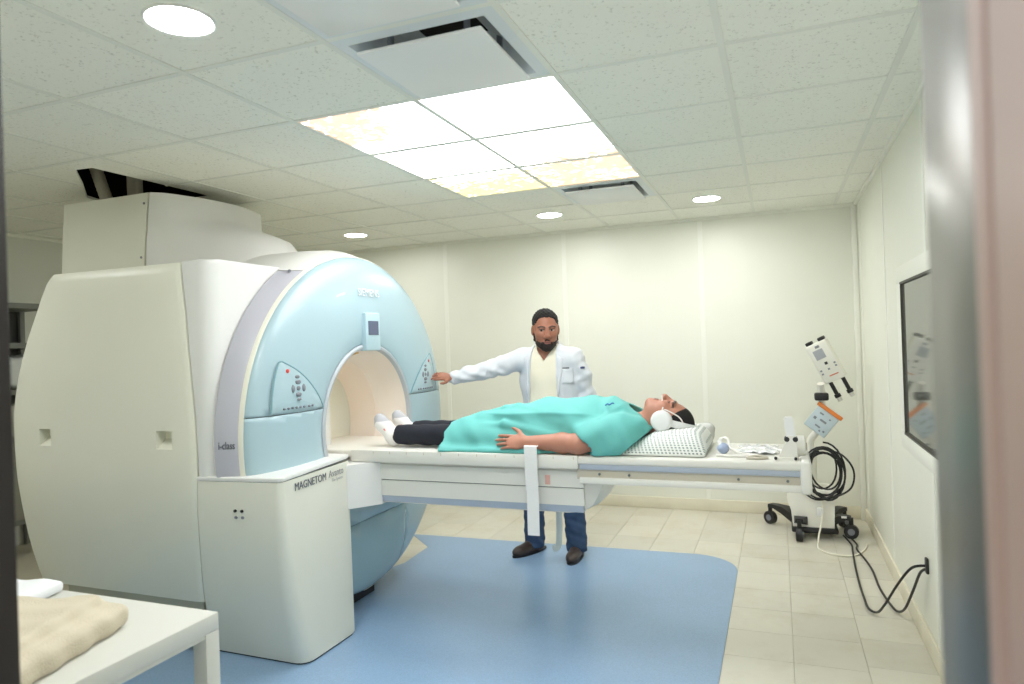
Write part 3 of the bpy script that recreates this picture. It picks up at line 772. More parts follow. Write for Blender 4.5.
# turret on top
TZ = [(1.88, [(-4.10, 2.95), (-3.40, 2.95), (-3.2, 2.97), (-2.82, 3.06), (-2.72, 3.2), (-2.68, 3.4)]),
      (2.10, [(-4.08, 2.95), (-3.385, 2.95), (-3.22, 2.985), (-2.95, 3.12), (-2.78, 3.26), (-2.74, 3.4)]),
      (2.16, [(-4.075, 2.95), (-3.38, 2.95), (-3.23, 2.99), (-2.98, 3.14), (-2.82, 3.28), (-2.78, 3.4)]),
      (2.22, [(-4.07, 2.95), (-3.37, 2.95), (-3.24, 3.0), (-3.06, 3.18), (-2.95, 3.3), (-2.93, 3.4)]),
      (2.275, [(-4.065, 2.95), (-3.365, 2.95), (-3.26, 3.01), (-3.16, 3.2), (-3.10, 3.32), (-3.085, 3.4)]),
      (2.32, [(-4.06, 2.95), (-3.36, 2.95), (-3.27, 3.02), (-3.2, 3.2), (-3.165, 3.32), (-3.155, 3.4)]),
      (2.43, [(-4.05, 2.95), (-3.345, 2.95), (-3.28, 3.02), (-3.22, 3.2), (-3.20, 3.32), (-3.195, 3.4)])]
bm = bmesh.new(); rings = []
for z, p in TZ:
    pp = smooth_path([(x, y, z) for x, y in p[1:]], 5); h_ = [Vector(q) for q in pp]
    rings.append(h_ + [Vector((q.x, 2 * YC_ - q.y, q.z)) for q in h_[::-1][1:]])
loft(bm, rings); obj('turret_fairing', bm, TURRET, mri, smooth=50)
bm = bmesh.new(); rings = []
for z, p in TZ: rings.append([(p[0][0], 2.947, z), (p[1][0] - .012, 2.947, z), (p[1][0] - .012, 3.85, z), (p[0][0], 3.85, z)])
loft(bm, rings); tur = obj('turret_panel', bm, CREAM, mri, smooth=20)
for z in (2.06, 2.37):
    b = bmesh.new(); xx = interp(z, [(q, p[1][0]) for q, p in TZ]) - .035; tube(b, [(xx, 2.943, z), (xx, 2.95, z)], .007, 10); obj('screw', b, BTN, tur)
b = bmesh.new(); tube(b, [(-2.60, 3.40 - .3, 2.11), (-2.60, 3.4 + .3, 2.11)], .03, 12); b.free()

# ================================================================== PATIENT TABLE
ZT = .946
tb = thing('patient_table', (-1.2, 3.4, .66), 'long white patient table reaching out of the scanner bore', 'table')
obj('tabletop', nb(-3.2, .095, 3.135, 3.665, .906, ZT, bev=.012, seg=3), TABW, tb)
for s_ in (-1, 1):
    y0, y1 = (3.128, 3.16) if s_ < 0 else (3.64, 3.672)
    obj('side_skirt', nb(-2.16, -.90, y0, y1, .884, ZT + .002, bev=.006), TABW, tb)
    y0, y1 = (3.152, 3.18) if s_ < 0 else (3.62, 3.648)
    rr = obj('rail_recess', nb(-.91, .09, y0, y1, .835, .908), TABR, tb)
    y0, y1 = (3.138, 3.17) if s_ < 0 else (3.63, 3.662)
    obj('rail_lip', nb(-.895, .09, y0, y1, .816, .846, bev=.004), TABW, tb)
    obj('rail_bevel', nb(-.895, .09, y0 + .004 * (s_ < 0), y1 - .004 * (s_ > 0), .882, .91, bev=.004), TABB if s_ < 0 else TABW, tb)
    for k, x in enumerate((-.80, -.66, -.18, .02)):
        b = bmesh.new(); y = 3.15 if s_ < 0 else 3.65; tube(b, [(x, y, .862), (x, y + .006 * s_, .862)], .006, 8); obj('rail_screw', b, SEAM, rr)
obj('beam', nb(-2.2, .09, 3.175, 3.625, .812, .906), TABW, tb)
obj('end_cap', nb(.07, .115, 3.13, 3.67, .808, .952, bev=.014, seg=3), TABW, tb)
# scale marks along the near edge
for k in range(12):
    obj('scale_mark', nb(-2.02 + k * .1, -2.017 + k * .1, 3.1268, 3.1285, .930, .943), TABR, tb)
# support body with swept-up end
for s_ in (-1, 1):
    def yy(a): return YC_ + s_ * (YC_ - a)
    def quadstrip(name, prof, m, x0, x1):
        b = bmesh.new(); loft(b, [[(x, yy(p[0]), p[1]) for p in prof] for x in (x0, x1)]); obj(name, b, m, tb, smooth=20)
    quadstrip('side_cover', [(3.165, .868), (3.168, .789), (3.2, .789), (3.2, .868)], TABW, -2.03, -.885)
    quadstrip('side_cover', [(3.168, .784), (3.172, .702), (3.2, .702), (3.2, .784)], TABW, -2.03, -.885)
    quadstrip('lower_strip', [(3.174, .702), (3.181, .668), (3.21, .668), (3.21, .702)], TABB, -2.1, -.892)  # blue-grey colour paints in the reflection of the blue floor covering
    quadstrip('groove_filler', [(3.176, .86), (3.178, .70), (3.2, .70), (3.2, .86)], SEAM, -2.02, -.89)
bm = bmesh.new(); rings = []
for k in range(9):
    z = .662 + (.872 - .662) * k / 8; xe = -.895 + .14 * (k / 8) ** .5
    rings.append([(-2.25, 3.19, z), (xe - .08, 3.19, z), (xe - .02, 3.215, z), (xe, 3.30, z), (xe, 3.50, z), (xe - .02, 3.585, z), (xe - .08, 3.61, z), (-2.25, 3.61, z)])
loft(bm, rings); obj('support_body', bm, TABW, tb, smooth=40)
bm = bmesh.new(); prism(bm, [(-2.35, 3.0), (-2.116, 3.015), (-2.0, 3.166), (-2.0, 3.63), (-2.35, 3.78)], .655, .882); obj('docking_block', bm, WHITE, tb)
# red warning tag
obj('warning_tag', nb(-1.075, -1.05, 3.1635, 3.166, .80, .845), mat('tag_rose', (214, 170, 160), .6), tb)
# head-end post with hinge
cp = thing('coil_post', (.03, 3.22, ZT), 'small white upright holder clamped to the head end of the table', 'clamp')
bm = bmesh.new(); loft(bm, [[(-.03, 3.17, z0), (.065, 3.17, z0), (.065, 3.24, z0), (-.03, 3.24, z0)] for z0 in (ZT, ZT + .012)]); obj('foot', bm, TABW, cp)
bm = bmesh.new(); loft(bm, [[(x0, 3.185, z), (x1, 3.185, z), (x1, 3.225, z), (x0, 3.225, z)] for x0, x1, z in ((-.012, .062, .957), (.005, .062, 1.0), (.018, .06, 1.02), (.022, .06, 1.05))]); obj('bracket', bm, TABW, cp)
bm = bmesh.new(); loft(bm, [[(x0, 3.19, z), (x1, 3.19, z), (x1, 3.22, z), (x0, 3.22, z)] for x0, x1, z in ((.02, .058, 1.04), (.012, .05, 1.12), (.018, .044, 1.13))]); obj('lever', bm, FIXT, cp)
b = bmesh.new(); tube(b, [(.022, 3.184, 1.035), (.022, 3.226, 1.035)], .011, 12); obj('pivot', b, BLACK, cp)
b = bmesh.new(); tube(b, [(.056, 3.184, 1.035), (.056, 3.226, 1.035)], .011, 12); obj('pivot', b, BLACK, cp)
for k, x in enumerate((-.025, .055)):
    b = bmesh.new(); tube(b, [(x, 3.166, .955), (x, 3.175, .955)], .007, 8); obj('bolt', b, BLACK, cp)
# white knob socket at table end
t = thing('coil_socket', (.075, 3.30, ZT), 'round white plug socket on the far corner of the table end', 'socket')
b = bmesh.new(); lathe_x(b, [(.05, .0), (.05, .045), (.06, .05), (.095, .05), (.1, .04), (.1, 0)], 3.32, .985, 24); obj('housing', b, TABW, t)
b = bmesh.new(); lathe_x(b, [(.1, .0), (.1, .018), (.106, .018), (.106, 0)], 3.32, .985, 16); obj('plug', b, TABR, t)
# hanging straps
def strap(y, x0, w_, ztop, zbot, label, over, m):
    b = bmesh.new(); s_ = -1 if over < 0 else 1
    prof = [(y - s_ * .10, ztop - .03), (y - s_ * .05, ztop - .004), (y, ztop), (y + s_ * .012, ztop - .02), (y + s_ * .010, ztop - .2), (y + s_ * .006, (ztop + zbot) / 2), (y + s_ * .016, zbot)]
    prof = smooth_path([(0, a, z) for a, z in prof], 5)
    rings = []
    for i, p in enumerate(prof):
        n_ = i / (len(prof) - 1); dx = .016 * n_
        q = prof[min(i + 1, len(prof) - 1)] - prof[max(i - 1, 0)]; nn = Vector((0, -q.z, q.y)).normalized() * .0018
        rings.append([(x0 + dx, p.y + nn.y, p.z + nn.z), (x0 + w_ + dx - .012 * n_, p.y + nn.y, p.z + nn.z), (x0 + w_ + dx - .012 * n_, p.y - nn.y, p.z - nn.z), (x0 + dx, p.y - nn.y, p.z - nn.z)])
    loft(b, rings); tag(obj('strap', b, m, base=(x0, y, zbot)), label, 'strap')
STR = mat('strap_white', (222, 223, 222), .6, bump=.2, bscale=90)
strap(3.118, -1.166, .071, .99, .565, 'white fabric strap hanging over the near table edge', -1, STR)
b = bmesh.new(); tube(b, smooth_path([(-1.165, 3.66, .7), (-1.172, 3.675, .6), (-1.176, 3.68, .42), (-1.185, 3.68, .345), (-1.215, 3.68, .325)], 6), .018, 8)
for v in b.verts: v.co.y = 3.675 + (v.co.y - 3.675) * .3
tag(obj('strap', b, mat('strap_grey', (214, 218, 214), .6), base=(-1.18, 3.68, .325)), 'grey-white strap end dangling behind the table by the doctor', 'strap')

# ------------------------------------------------------------------ pillow, cushion, small things on the table
def checks():
    m = mat('pillow_check', (232, 234, 230), .8)
    nt = m.node_tree; N = nt.nodes; L = nt.links; b = N['Principled BSDF']; tc = N.new('ShaderNodeTexCoord')
    sp = N.new('ShaderNodeSeparateXYZ'); L.new(tc.outputs['Object'], sp.inputs[0])
    def m2(op, a, c):
        n = N.new('ShaderNodeMath'); n.operation = op
        for i, v in enumerate((a, c)):
            if isinstance(v, (int, float)): n.inputs[i].default_value = v
            else: L.new(v, n.inputs[i])
        return n.outputs[0]
    def bar(s_, sc_): return m2('GREATER_THAN', m2('FRACT', m2('MULTIPLY', s_, sc_), 0), .5)
    u = m2('ADD', sp.outputs[0], m2('MULTIPLY', sp.outputs[2], .35)); v = m2('ADD', sp.outputs[2], m2('MULTIPLY', sp.outputs[1], 1.0))
    k = m2('MULTIPLY', bar(u, 58.), bar(v, 72.))
    mx = N.new('ShaderNodeMix'); mx.data_type = 'RGBA'; L.new(k, mx.inputs['Factor']); mx.inputs['A'].default_value = lin((236, 238, 234)) + (1,); mx.inputs['B'].default_value = lin((112, 128, 124)) + (1,)
    L.new(mx.outputs['Result'], b.inputs['Base Color']); return m
s = SDF((-.78, 3.12, .93), (-.28, 3.62, 1.10), .006)
def pil(X, Y, Z):
    top = np.interp(np.broadcast_to(X, X.shape), [-.76, -.73, -.66, -.56, -.48, -.38, -.34, -.315], [.0, .008, .05, .098, .112, .115, .095, .05])
    hw = .195
    q = np.maximum(np.abs(Y - 3.375) - hw, 0)
    dz = Z - .948
    f1 = dz - top * np.clip(1 - (np.clip(np.abs(Y - 3.375) - .12, 0, 1) / .09) ** 2, .0, 1) ** .5
    f = np.maximum(np.maximum(f1 * .8, -dz), np.abs(Y - 3.375) - .205)
    f = np.maximum(f, np.maximum(X + .318, -.755 - X))
    return f
s.apply(pil, (-.78, 3.12, .93), (-.28, 3.62, 1.10), 0)
F = s.F
for _ in range(3):
    for a in range(3): F = (np.roll(F, 1, a) + np.roll(F, -1, a) + 2 * F) / 4
s.F = F
s.ell((-.52, 3.4, 1.10), (.09, .085, .06), k=.02, sub=True)
s.cap((-.64, 3.4, 1.07), (-.78, 3.4, 1.06), .08, .12, k=.01, sub=True)
tag(sobj('pillow', s, checks(), None, base=(-.55, 3.375, ZT)), 'white wedge pillow with a small grey check under the patient head', 'pillow')
s = SDF((-.44, 3.38, .93), (-.30, 3.68, 1.09), .006)
s.rbox((-.36, 3.628, .998), (.045, .038, .048), .03, k=.0)
s.warp(lambda X, Y, Z: .003 * np.sin(60 * Y + 30 * Z))
tag(sobj('cushion', s, mat('cushion_grey', (206, 207, 202), .8), None, base=(-.36, 3.54, ZT)), 'grey-white soft cushion behind the checked pillow', 'cushion')
# squeeze bulb with hose
t = thing('squeeze_bulb', (-.25, 3.30, ZT), 'blue-grey rubber call bulb with a pale hose lying on the table', 'call bulb')
b = bmesh.new(); bmesh.ops.create_uvsphere(b, u_segments=24, v_segments=14, radius=1)
for v in b.verts:
    tpr = 1 - .25 * max(0, -v.co.x); v.co = Vector((-.252 + v.co.x * .027, 3.30 + v.co.y * .025 * tpr, ZT + .027 + v.co.z * .026 * tpr))
obj('bulb', b, mat('rubber_blue', (158, 172, 200), .5), t, smooth=60)
b = bmesh.new(); tube(b, smooth_path([(-.262, 3.30, ZT + .045), (-.268, 3.31, ZT + .06), (-.255, 3.33, ZT + .07), (-.232, 3.32, ZT + .066), (-.22, 3.30, ZT + .03), (-.17, 3.27, ZT + .01), (-.10, 3.24, ZT + .008), (-.13, 3.22, ZT + .008), (-.22, 3.215, ZT + .008), (-.275, 3.225, ZT + .008)], 8), .0065, 8); obj('hose', b, mat('hose_white', (232, 230, 224), .5), t)
b = bmesh.new(); tube(b, [(-.262, 3.30, ZT + .04), (-.268, 3.31, ZT + .066)], .011, 10); obj('collar', b, FIXT, t)
# clear tubing and plastic film at the head end
b = bmesh.new(); NX, NY = 22, 14
gr = [[b.verts.new((-.19 + .17 * i / NX + .01 * math.sin(j), 3.30 + .22 * j / NY, ZT + .006 + .007 * (.5 + .5 * math.sin(i * .9 + 1.3 * math.sin(j * .8))) + .005 * random.random())) for j in range(NY + 1)] for i in range(NX + 1)]
for i in range(NX):
    for j in range(NY): b.faces.new((gr[i][j], gr[i + 1][j], gr[i + 1][j + 1], gr[i][j + 1]))
o = obj('plastic_film', b, mat('film_white', (234, 236, 238), .2, coat=.4), base=(-.1, 3.4, ZT), smooth=80); tag(o, 'crumpled pale plastic film beside the blue bulb', 'plastic film')
md = o.modifiers.new('thick', 'SOLIDIFY'); md.thickness = .001
for k_, (pts, lab) in enumerate((([(-.14, 3.19, ZT + .006), (-.10, 3.20, ZT + .012), (-.06, 3.19, ZT + .008), (-.10, 3.17, ZT + .006), (-.145, 3.175, ZT + .006)], 'short grey plastic clip lying near the table edge'), ([(-.07, 3.42, ZT + .03), (-.02, 3.40, ZT + .01), (.03, 3.36, ZT + .008), (.045, 3.29, ZT + .008)], 'thin pale tube running to the table end'))):
    b = bmesh.new(); tube(b, smooth_path(pts, 6), .006, 8); tag(obj('tubing', b, TABR if k_ == 0 else FIXT, base=pts[0]), lab, 'tubing')

# ================================================================== PEOPLE
def rotm(cols): return np.array(cols).T
def add_head(s, c, R, sc_=1.0, fat=1.0):
    """R columns: right, front, up"""
    c = np.array(c, float)
    def W(p): return c + R @ (np.array(p, float) * sc_)
    def E(p, r, k=.015, sub=False, Rl=None): s.ell(W(p), np.array(r) * sc_, R if Rl is None else R @ Rl, k * sc_, sub)
    def K(a, b, r0, r1=None, k=.012, sub=False): s.cap(W(a), W(b), r0 * sc_, (r1 if r1 is not None else r0) * sc_, k * sc_, sub)
    E((0, -.012, .038), (.076, .096, .085), .01)
    E((0, .03, -.02), (.064 * fat, .066, .088), .03)
    E((0, .034, -.075), (.052 * fat, .052, .045), .025)
    E((0, .07, -.098), (.026, .024, .022), .02)
    for s_ in (-1, 1):
        E((s_ * .038, .066, -.022), (.026, .026, .024), .02)          # cheek
        E((s_ * .031, .104, .006), (.019, .018, .011), .012, True)    # socket
        E((s_ * .031, .079, .005), (.0145, .0145, .0125), .002)       # eye
        K((s_ * .031 - .015, .090, .0135), (s_ * .031 + .015, .089, .0125), .0042, k=.005)  # lid
        K((s_ * .014, .092, .022), (s_ * .048, .083, .024), .0085, .007, k=.012)            # brow ridge
        E((s_ * .078, -.008, -.004), (.010, .020, .032), .01)          # ear
        E((s_ * .0135, .101, -.037), (.0095, .0105, .009), .008)      # nostril wing
    K((0, .092, .014), (0, .112, -.028), .0085, .0125, k=.012)
    E((0, .113, -.034), (.0125, .0115, .011), .01)
    K((-.018, .090, -.064), (.018, .090, -.064), .0068, k=.006)
    K((-.015, .089, -.075), (.015, .089, -.075), .0075, k=.006)
def head_color(V, c, R, sc_, skin, beard=0.0, lip=(150, 92, 84), closed=False, gaze=0.0):
    L = ((V - np.array(c)) @ R) / sc_
    col = np.tile(np.array(lin(skin)), (len(V), 1))
    x, y, z = L.T
    front = (y > .05) & (np.abs(x) < .09) & (np.abs(z) < .16)
    def put(mask, rgb, a=1.0):
        col[mask] = col[mask] * (1 - a) + np.array(lin(rgb)) * a
    put(front & (np.abs(z + .0695) < .0105) & (np.abs(x) < .024) & (y > .08), lip, .75)
    put(front & (np.abs(z + .0695) < .002) & (np.abs(x) < .024), (84, 48, 44), .7)
    for s_ in (-1, 1):
        dx = x - s_ * .031
        if not closed:
            put(front & (np.abs(dx) < .014) & (np.abs(z - .004) < .0065), (176, 152, 138))
            put(front & ((dx - gaze) ** 2 + (z - .004) ** 2 < .0062 ** 2), (30, 20, 18))
            put(front & (np.abs(dx) < .017) & (np.abs(z - .011) < .0028), (50, 32, 28), .85)
        else:
            put(front & (np.abs(dx) < .017) & (np.abs(z + .001) < .0028), (46, 30, 28), .85)
        put(front & (x * s_ > .010) & (x * s_ < .055) & (np.abs(z - (.026 - .006 * (x * s_ - .033) ** 2 / .0005)) < .0055), (34, 24, 22), .85)
        put((np.abs(x) > .076) & (np.abs(y + .008) < .012) & (np.abs(z) < .018), (130, 80, 66), .4)
    return col
def hand(s, wrist, d, nrm, side, length=.19, curl=.25, spread=.16, thumb_up=.7, sc_=1.0, fr=None):
    """palm and five fingers; d = pointing direction, nrm = back of hand, side = +1/-1 thumb side along d x nrm"""
    w_ = np.array(wrist, float); d = np.array(d, float); d /= np.linalg.norm(d)
    n = np.array(nrm, float); n -= d * (n @ d); n /= np.linalg.norm(n); t = np.cross(d, n) * side
    R = np.stack([d, t, n], 1); L = length * sc_
    pc = w_ + d * L * .27
    s.ell(pc, (L * .30, L * .22, L * .085), R, .012)
    s.ell(w_ + d * L * .12, (L * .16, L * .155, L * .10), R, .015)
    kn = [(.175, .43, .40, .0082), (.06, .46, .44, .0086), (-.055, .445, .41, .0082), (-.165, .40, .33, .0073)]
    for i, (off, base, ln, r) in enumerate(kn):
        a = w_ + d * L * base + t * L * off * .95
        dirv = d * math.cos(.1) + t * off * spread * 4; dirv /= np.linalg.norm(dirv)
        c_ = curl if fr is None else fr[i]
        p = a; ang = c_ * .5
        for q, fl in enumerate((.45, .32, .23)):
            dv = dirv * math.cos(ang) - n * math.sin(ang); p2 = p + dv * L * ln * fl
            s.cap(p, p2, r * sc_ * (1 - .08 * q), r * sc_ * (1 - .08 * (q + 1)), .004); p = p2; ang += c_
    a = w_ + d * L * .14 + t * L * .13
    d1 = d * .72 + t * thumb_up + n * -.05; d1 /= np.linalg.norm(d1)
    b_ = a + d1 * L * .22; d2 = d * .85 + t * thumb_up * .6; d2 /= np.linalg.norm(d2)
    c_ = b_ + d2 * L * .17; e_ = c_ + (d * .95 + t * thumb_up * .3) * L * .12
    s.cap(a, b_, .0135 * sc_, .011 * sc_, .012); s.cap(b_, c_, .0105 * sc_, .0095 * sc_, .004); s.cap(c_, e_, .0095 * sc_, .008 * sc_, .003)
HAIR = mat('hair_black', (13, 11, 11), .8, bump=.5, bscale=160)
BEARD = mat('beard_dark', (40, 29, 25), .8, bump=.6, bscale=220)

# ---------------------------------------------------------------- the doctor
doc = thing('person', (-1.53, 4.6, 0), 'bearded person in a white coat and cream v-neck top, one hand on the scanner keypad', 'person')
HC = (-1.508, 4.555, 1.578)
ya = math.radians(24); pa = math.radians(-6)      # head turned to the picture's right, slightly down
fwd = np.array([math.sin(ya) * math.cos(pa), -math.cos(ya) * math.cos(pa), math.sin(pa)])
rgt = np.cross(fwd, [0, 0, 1]); rgt /= np.linalg.norm(rgt); upv = np.cross(rgt, fwd)
HR = np.stack([rgt, fwd, upv], 1); HS = 1.14
SH_R, SH_L = np.array((-1.695, 4.59, 1.375)), np.array((-1.325, 4.60, 1.368))
EL_R, WR_R = np.array((-1.945, 4.43, 1.30)), np.array((-2.105, 4.285, 1.268))
EL_L, WR_L = np.array((-1.255, 4.66, 1.10)), np.array((-1.26, 4.52, .88))
AN_R, AN_L = np.array((-1.665, 4.63, .09)), np.array((-1.345, 4.60, .09))
KN_R, KN_L = np.array((-1.655, 4.61, .50)), np.array((-1.365, 4.60, .50))
s = SDF((-2.24, 4.08, .07), (-1.12, 4.78, 1.745), .0042)
add_head(s, HC, HR, HS, 1.06)
s.cap((-1.515, 4.60, 1.40), (-1.51, 4.575, 1.50), .068, .064, .03)
s.ell((-1.505, 4.62, 1.26), (.18, .105, .19), k=.03); s.ell((-1.51, 4.62, 1.0), (.16, .105, .16), k=.03)
s.cap(SH_R, SH_L, .06, k=.04)
for a, b_, c_ in ((SH_R, EL_R, WR_R), (SH_L, EL_L, WR_L)):
    s.chain([a, b_, c_], [.052, .043, .029], .02)
for hp, kn_, an in (((-1.60, 4.62, .92), KN_R, AN_R), ((-1.42, 4.62, .92), KN_L, AN_L)):
    s.chain([hp, kn_, an + np.array([0, .01, .02])], [.085, .055, .036], .03)
hd = np.array((-2.192, 4.130, 1.295)) - WR_R
hand(s, WR_R + hd * .12, hd, (.5, -.45, .65), -1, .175, fr=(.05, .30, .45, .6), spread=.2, thumb_up=.7)
hand(s, WR_L, (-.1, -.35, -.9), (1, -.2, 0), 1, .18, curl=.5)
SKD = (158, 104, 82)
def doc_col(V):
    c = head_color(V, HC, HR, HS, SKD, gaze=.003)
    L = ((V - np.array(HC)) @ HR) / HS; x, y, z = L.T
    return c
sobj('body', s, SKIN, doc, doc_col)
def hsd(lo, hi, h=.004): return SDF(lo, hi, h)
def HW(p): return np.array(HC) + HR @ (np.array(p, float) * HS)
s = hsd((-1.66, 4.40, 1.42), (-1.36, 4.72, 1.76))
s.ell(HW((0, -.016, .046)), np.array((.0805, .1005, .084)) * HS, HR, .01)
s.cap(HW((-.07, -.01, .01)), HW((-.074, .008, -.012)), .010 * HS, .005 * HS, .01); s.cap(HW((.07, -.01, .01)), HW((.074, .008, -.012)), .010 * HS, .005 * HS, .01)
s.rbox(HW((0, .115, .014)), np.array((.0665, .07, .066)) * HS, .034 * HS, HR, .006, sub=True)
s.rbox(HW((0, .105, -.075)), np.array((.12, .115, .077)) * HS, .01, HR, .008, sub=True)
s.rbox(HW((0, .0, -.12)), np.array((.14, .2, .07)) * HS, .01, HR, .008, sub=True)
s.warp(lambda X, Y, Z: .0025 * np.sin(210 * X + 60 * Z) * np.sin(190 * Z + 80 * Y))
sobj('hair', s, HAIR, doc)
s = hsd((-1.66, 4.38, 1.38), (-1.36, 4.72, 1.70))
s.ell(HW((0, .030, -.072)), np.array((.0655, .066, .046)) * HS, HR, .01); s.ell(HW((0, .066, -.100)), np.array((.034, .032, .028)) * HS, HR, .03)
for q in (-1, 1): s.cap(HW((q * .066, .012, -.06)), HW((q * .0705, .008, -.012)), .011 * HS, .005 * HS, .012)
s.cap(HW((-.024, .0935, -.056)), HW((.024, .0935, -.056)), .0052 * HS, k=.004)
for q in (-1, 1): s.cap(HW((q * .026, .094, -.056)), HW((q * .032, .086, -.085)), .008 * HS, k=.008)
s.ell(HW((0, .115, -.0695)), np.array((.028, .03, .012)) * HS, HR, .004, sub=True)
for q in (-1, 1): s.ell(HW((q * .043, .095, -.030)), np.array((.034, .045, .040)) * HS, HR, .01, sub=True)
s.ell(HW((0, .11, -.028)), np.array((.02, .03, .02)) * HS, HR, .004, sub=True)
s.warp(lambda X, Y, Z: .002 * np.sin(260 * X + 90 * Z) * np.sin(240 * Z + 60 * Y))
sobj('beard', s, BEARD, doc)
# cream top with v neck
s = SDF((-1.76, 4.42, .78), (-1.24, 4.80, 1.48), .006)
s.ell((-1.505, 4.615, 1.24), (.205, .128, .225), k=.0); s.ell((-1.51, 4.61, .98), (.185, .138, .22), k=.06); s.cap(SH_R + (0.03, 0, 0), SH_L - (.03, 0, 0), .068, k=.05)
s.cap((-1.515, 4.595, 1.42), (-1.513, 4.585, 1.465), .085, .082, .02)
s.cap((-1.515, 4.585, 1.44), (-1.512, 4.57, 1.56), .074, .078, .0, sub=True)
for q in np.linspace(0, 1, 7):   # v notch
    s.cap((-1.513, 4.44, 1.362 + .09 * q), (-1.513, 4.58, 1.372 + .09 * q), .004 + .052 * q, k=.0, sub=True)
s.warp(lambda X, Y, Z: .003 * np.sin(28 * X + 14 * Z) * np.sin(9 * Z + 3) + 0 * Y)
sobj('v_neck_top', s, mat('knit_cream', (232, 226, 206), .85, bump=.15, bscale=300), doc)
# white coat
s = SDF((-2.26, 4.22, .66), (-1.06, 4.86, 1.50), .006)
s.ell((-1.505, 4.625, 1.23), (.228, .148, .24), k=.0); s.ell((-1.51, 4.62, .95), (.215, .160, .30), k=.06)
s.cap(SH_R + (.02, 0, .002), SH_L + (-.02, 0, .002), .082, k=.05)
s.cap((-1.515, 4.615, 1.43), (-1.513, 4.605, 1.46), .088, .086, .03)
s.chain([SH_R, (-1.83, 4.515, 1.335), EL_R, (WR_R + EL_R) / 2, WR_R + (.012, .008, 0)], [.078, .066, .056, .050, .046], .03)
s.chain([SH_L, (-1.28, 4.62, 1.24), EL_L, (WR_L + EL_L) / 2, WR_L], [.076, .068, .062, .056, .05], .03)
def coat_fold(X, Y, Z):
    arm = np.clip((-1.72 - X) / .1, 0, 1)
    f = arm * (.004 * np.sin(48 * X + 46 * Z + 3 * np.sin(20 * Z)) + .0028 * np.sin(95 * X - 70 * Z + 2 * np.sin(30 * X)))
    la = np.clip((X + 1.33) / .05, 0, 1)
    f = f + la * (.0035 * np.sin(52 * Z + 50 * X) + .002 * np.sin(95 * Z - 60 * X))
    ed = np.minimum(np.abs(X + 1.615 - .07 * (Z - 1.3)), np.abs(X + 1.42 + .04 * (Z - 1.3)))
    lap = np.clip(1 - ed / .035, 0, 1) * (Y < 4.62) * np.clip((Z - .98) / .1, 0, 1)
    return f - .007 * lap + .003 * np.sin(30 * Z + 18 * X) * (1 - arm) + 0 * Y
s.warp(coat_fold)
def opening(X, Y, Z):
    l = -1.612 + .07 * (Z - 1.3); r = -1.422 - .04 * (Z - 1.3)
    return np.maximum(np.maximum(l - X, X - r), Y - 4.60)
s.apply(opening, (-1.7, 4.2, .6), (-1.3, 4.6, 1.5), 0, sub=True)
s.cap((-1.515, 4.58, 1.42), (-1.512, 4.56, 1.58), .086, .092, 0, sub=True)
COAT = mat('coat_white', (214, 218, 225), .8, bump=.12, bscale=250)
coat = sobj('lab_coat', s, COAT, doc)
def surf_y(sd, x, z):
    i = int(round((x - sd.lo[0]) / sd.h)); k = int(round((z - sd.lo[2]) / sd.h)); col = sd.F[i, :, k]; j = np.argmax(col < 0); return float(sd.lo[1] + sd.h * j)
def patch(name, x0, x1, z0, z1, m, d=.003, n=6, parent=coat, sd=s):
    b = bmesh.new(); g0 = []
    for i in range(n + 1):
        row = []
        for j in range(n + 1):
            x = x0 + (x1 - x0) * i / n; z = z0 + (z1 - z0) * j / n; row.append(b.verts.new((x, surf_y(sd, x, z) - d, z)))
        g0.append(row)
    for i in range(n):
        for j in range(n): b.faces.new((g0[i][j], g0[i + 1][j], g0[i + 1][j + 1], g0[i][j + 1]))
    o = obj(name, b, m, parent, smooth=80); md = o.modifiers.new('t', 'SOLIDIFY'); md.thickness = .004; return o
patch('breast_pocket', -1.385, -1.31, 1.20, 1.31, COAT)
patch('pocket_print', -1.385, -1.335, 1.306, 1.314, INK, d=.005, n=4)
patch('sleeve_badge', -1.262, -1.24, 1.302, 1.314, mat('ink_blue', (70, 80, 130), .6), d=.004, n=3)
def lapel(cn, n=8):
    b = bmesh.new(); g0 = []
    for i in range(n + 1):
        row = []
        for j in range(n + 1):
            u_, v_ = i / n, j / n
            x = (cn[0][0] * (1 - u_) + cn[1][0] * u_) * (1 - v_) + (cn[3][0] * (1 - u_) + cn[2][0] * u_) * v_
            z = (cn[0][1] * (1 - u_) + cn[1][1] * u_) * (1 - v_) + (cn[3][1] * (1 - u_) + cn[2][1] * u_) * v_
            row.append(b.verts.new((x, surf_y(s, x, z) - .004 - .004 * math.sin(PI * u_), z)))
        g0.append(row)
    for i in range(n):
        for j in range(n): b.faces.new((g0[i][j], g0[i + 1][j], g0[i + 1][j + 1], g0[i][j + 1]))
    bmesh.ops.smooth_vert(b, verts=b.verts[:], factor=.5, use_axis_y=True)
    o = obj('lapel', b, COAT, coat, smooth=80); md = o.modifiers.new('t', 'SOLIDIFY'); md.thickness = .005
lapel([(-1.412, 1.40), (-1.372, 1.375), (-1.405, 1.13), (-1.412, 1.12)])
lapel([(-1.622, 1.40), (-1.655, 1.375), (-1.64, 1.13), (-1.634, 1.12)])
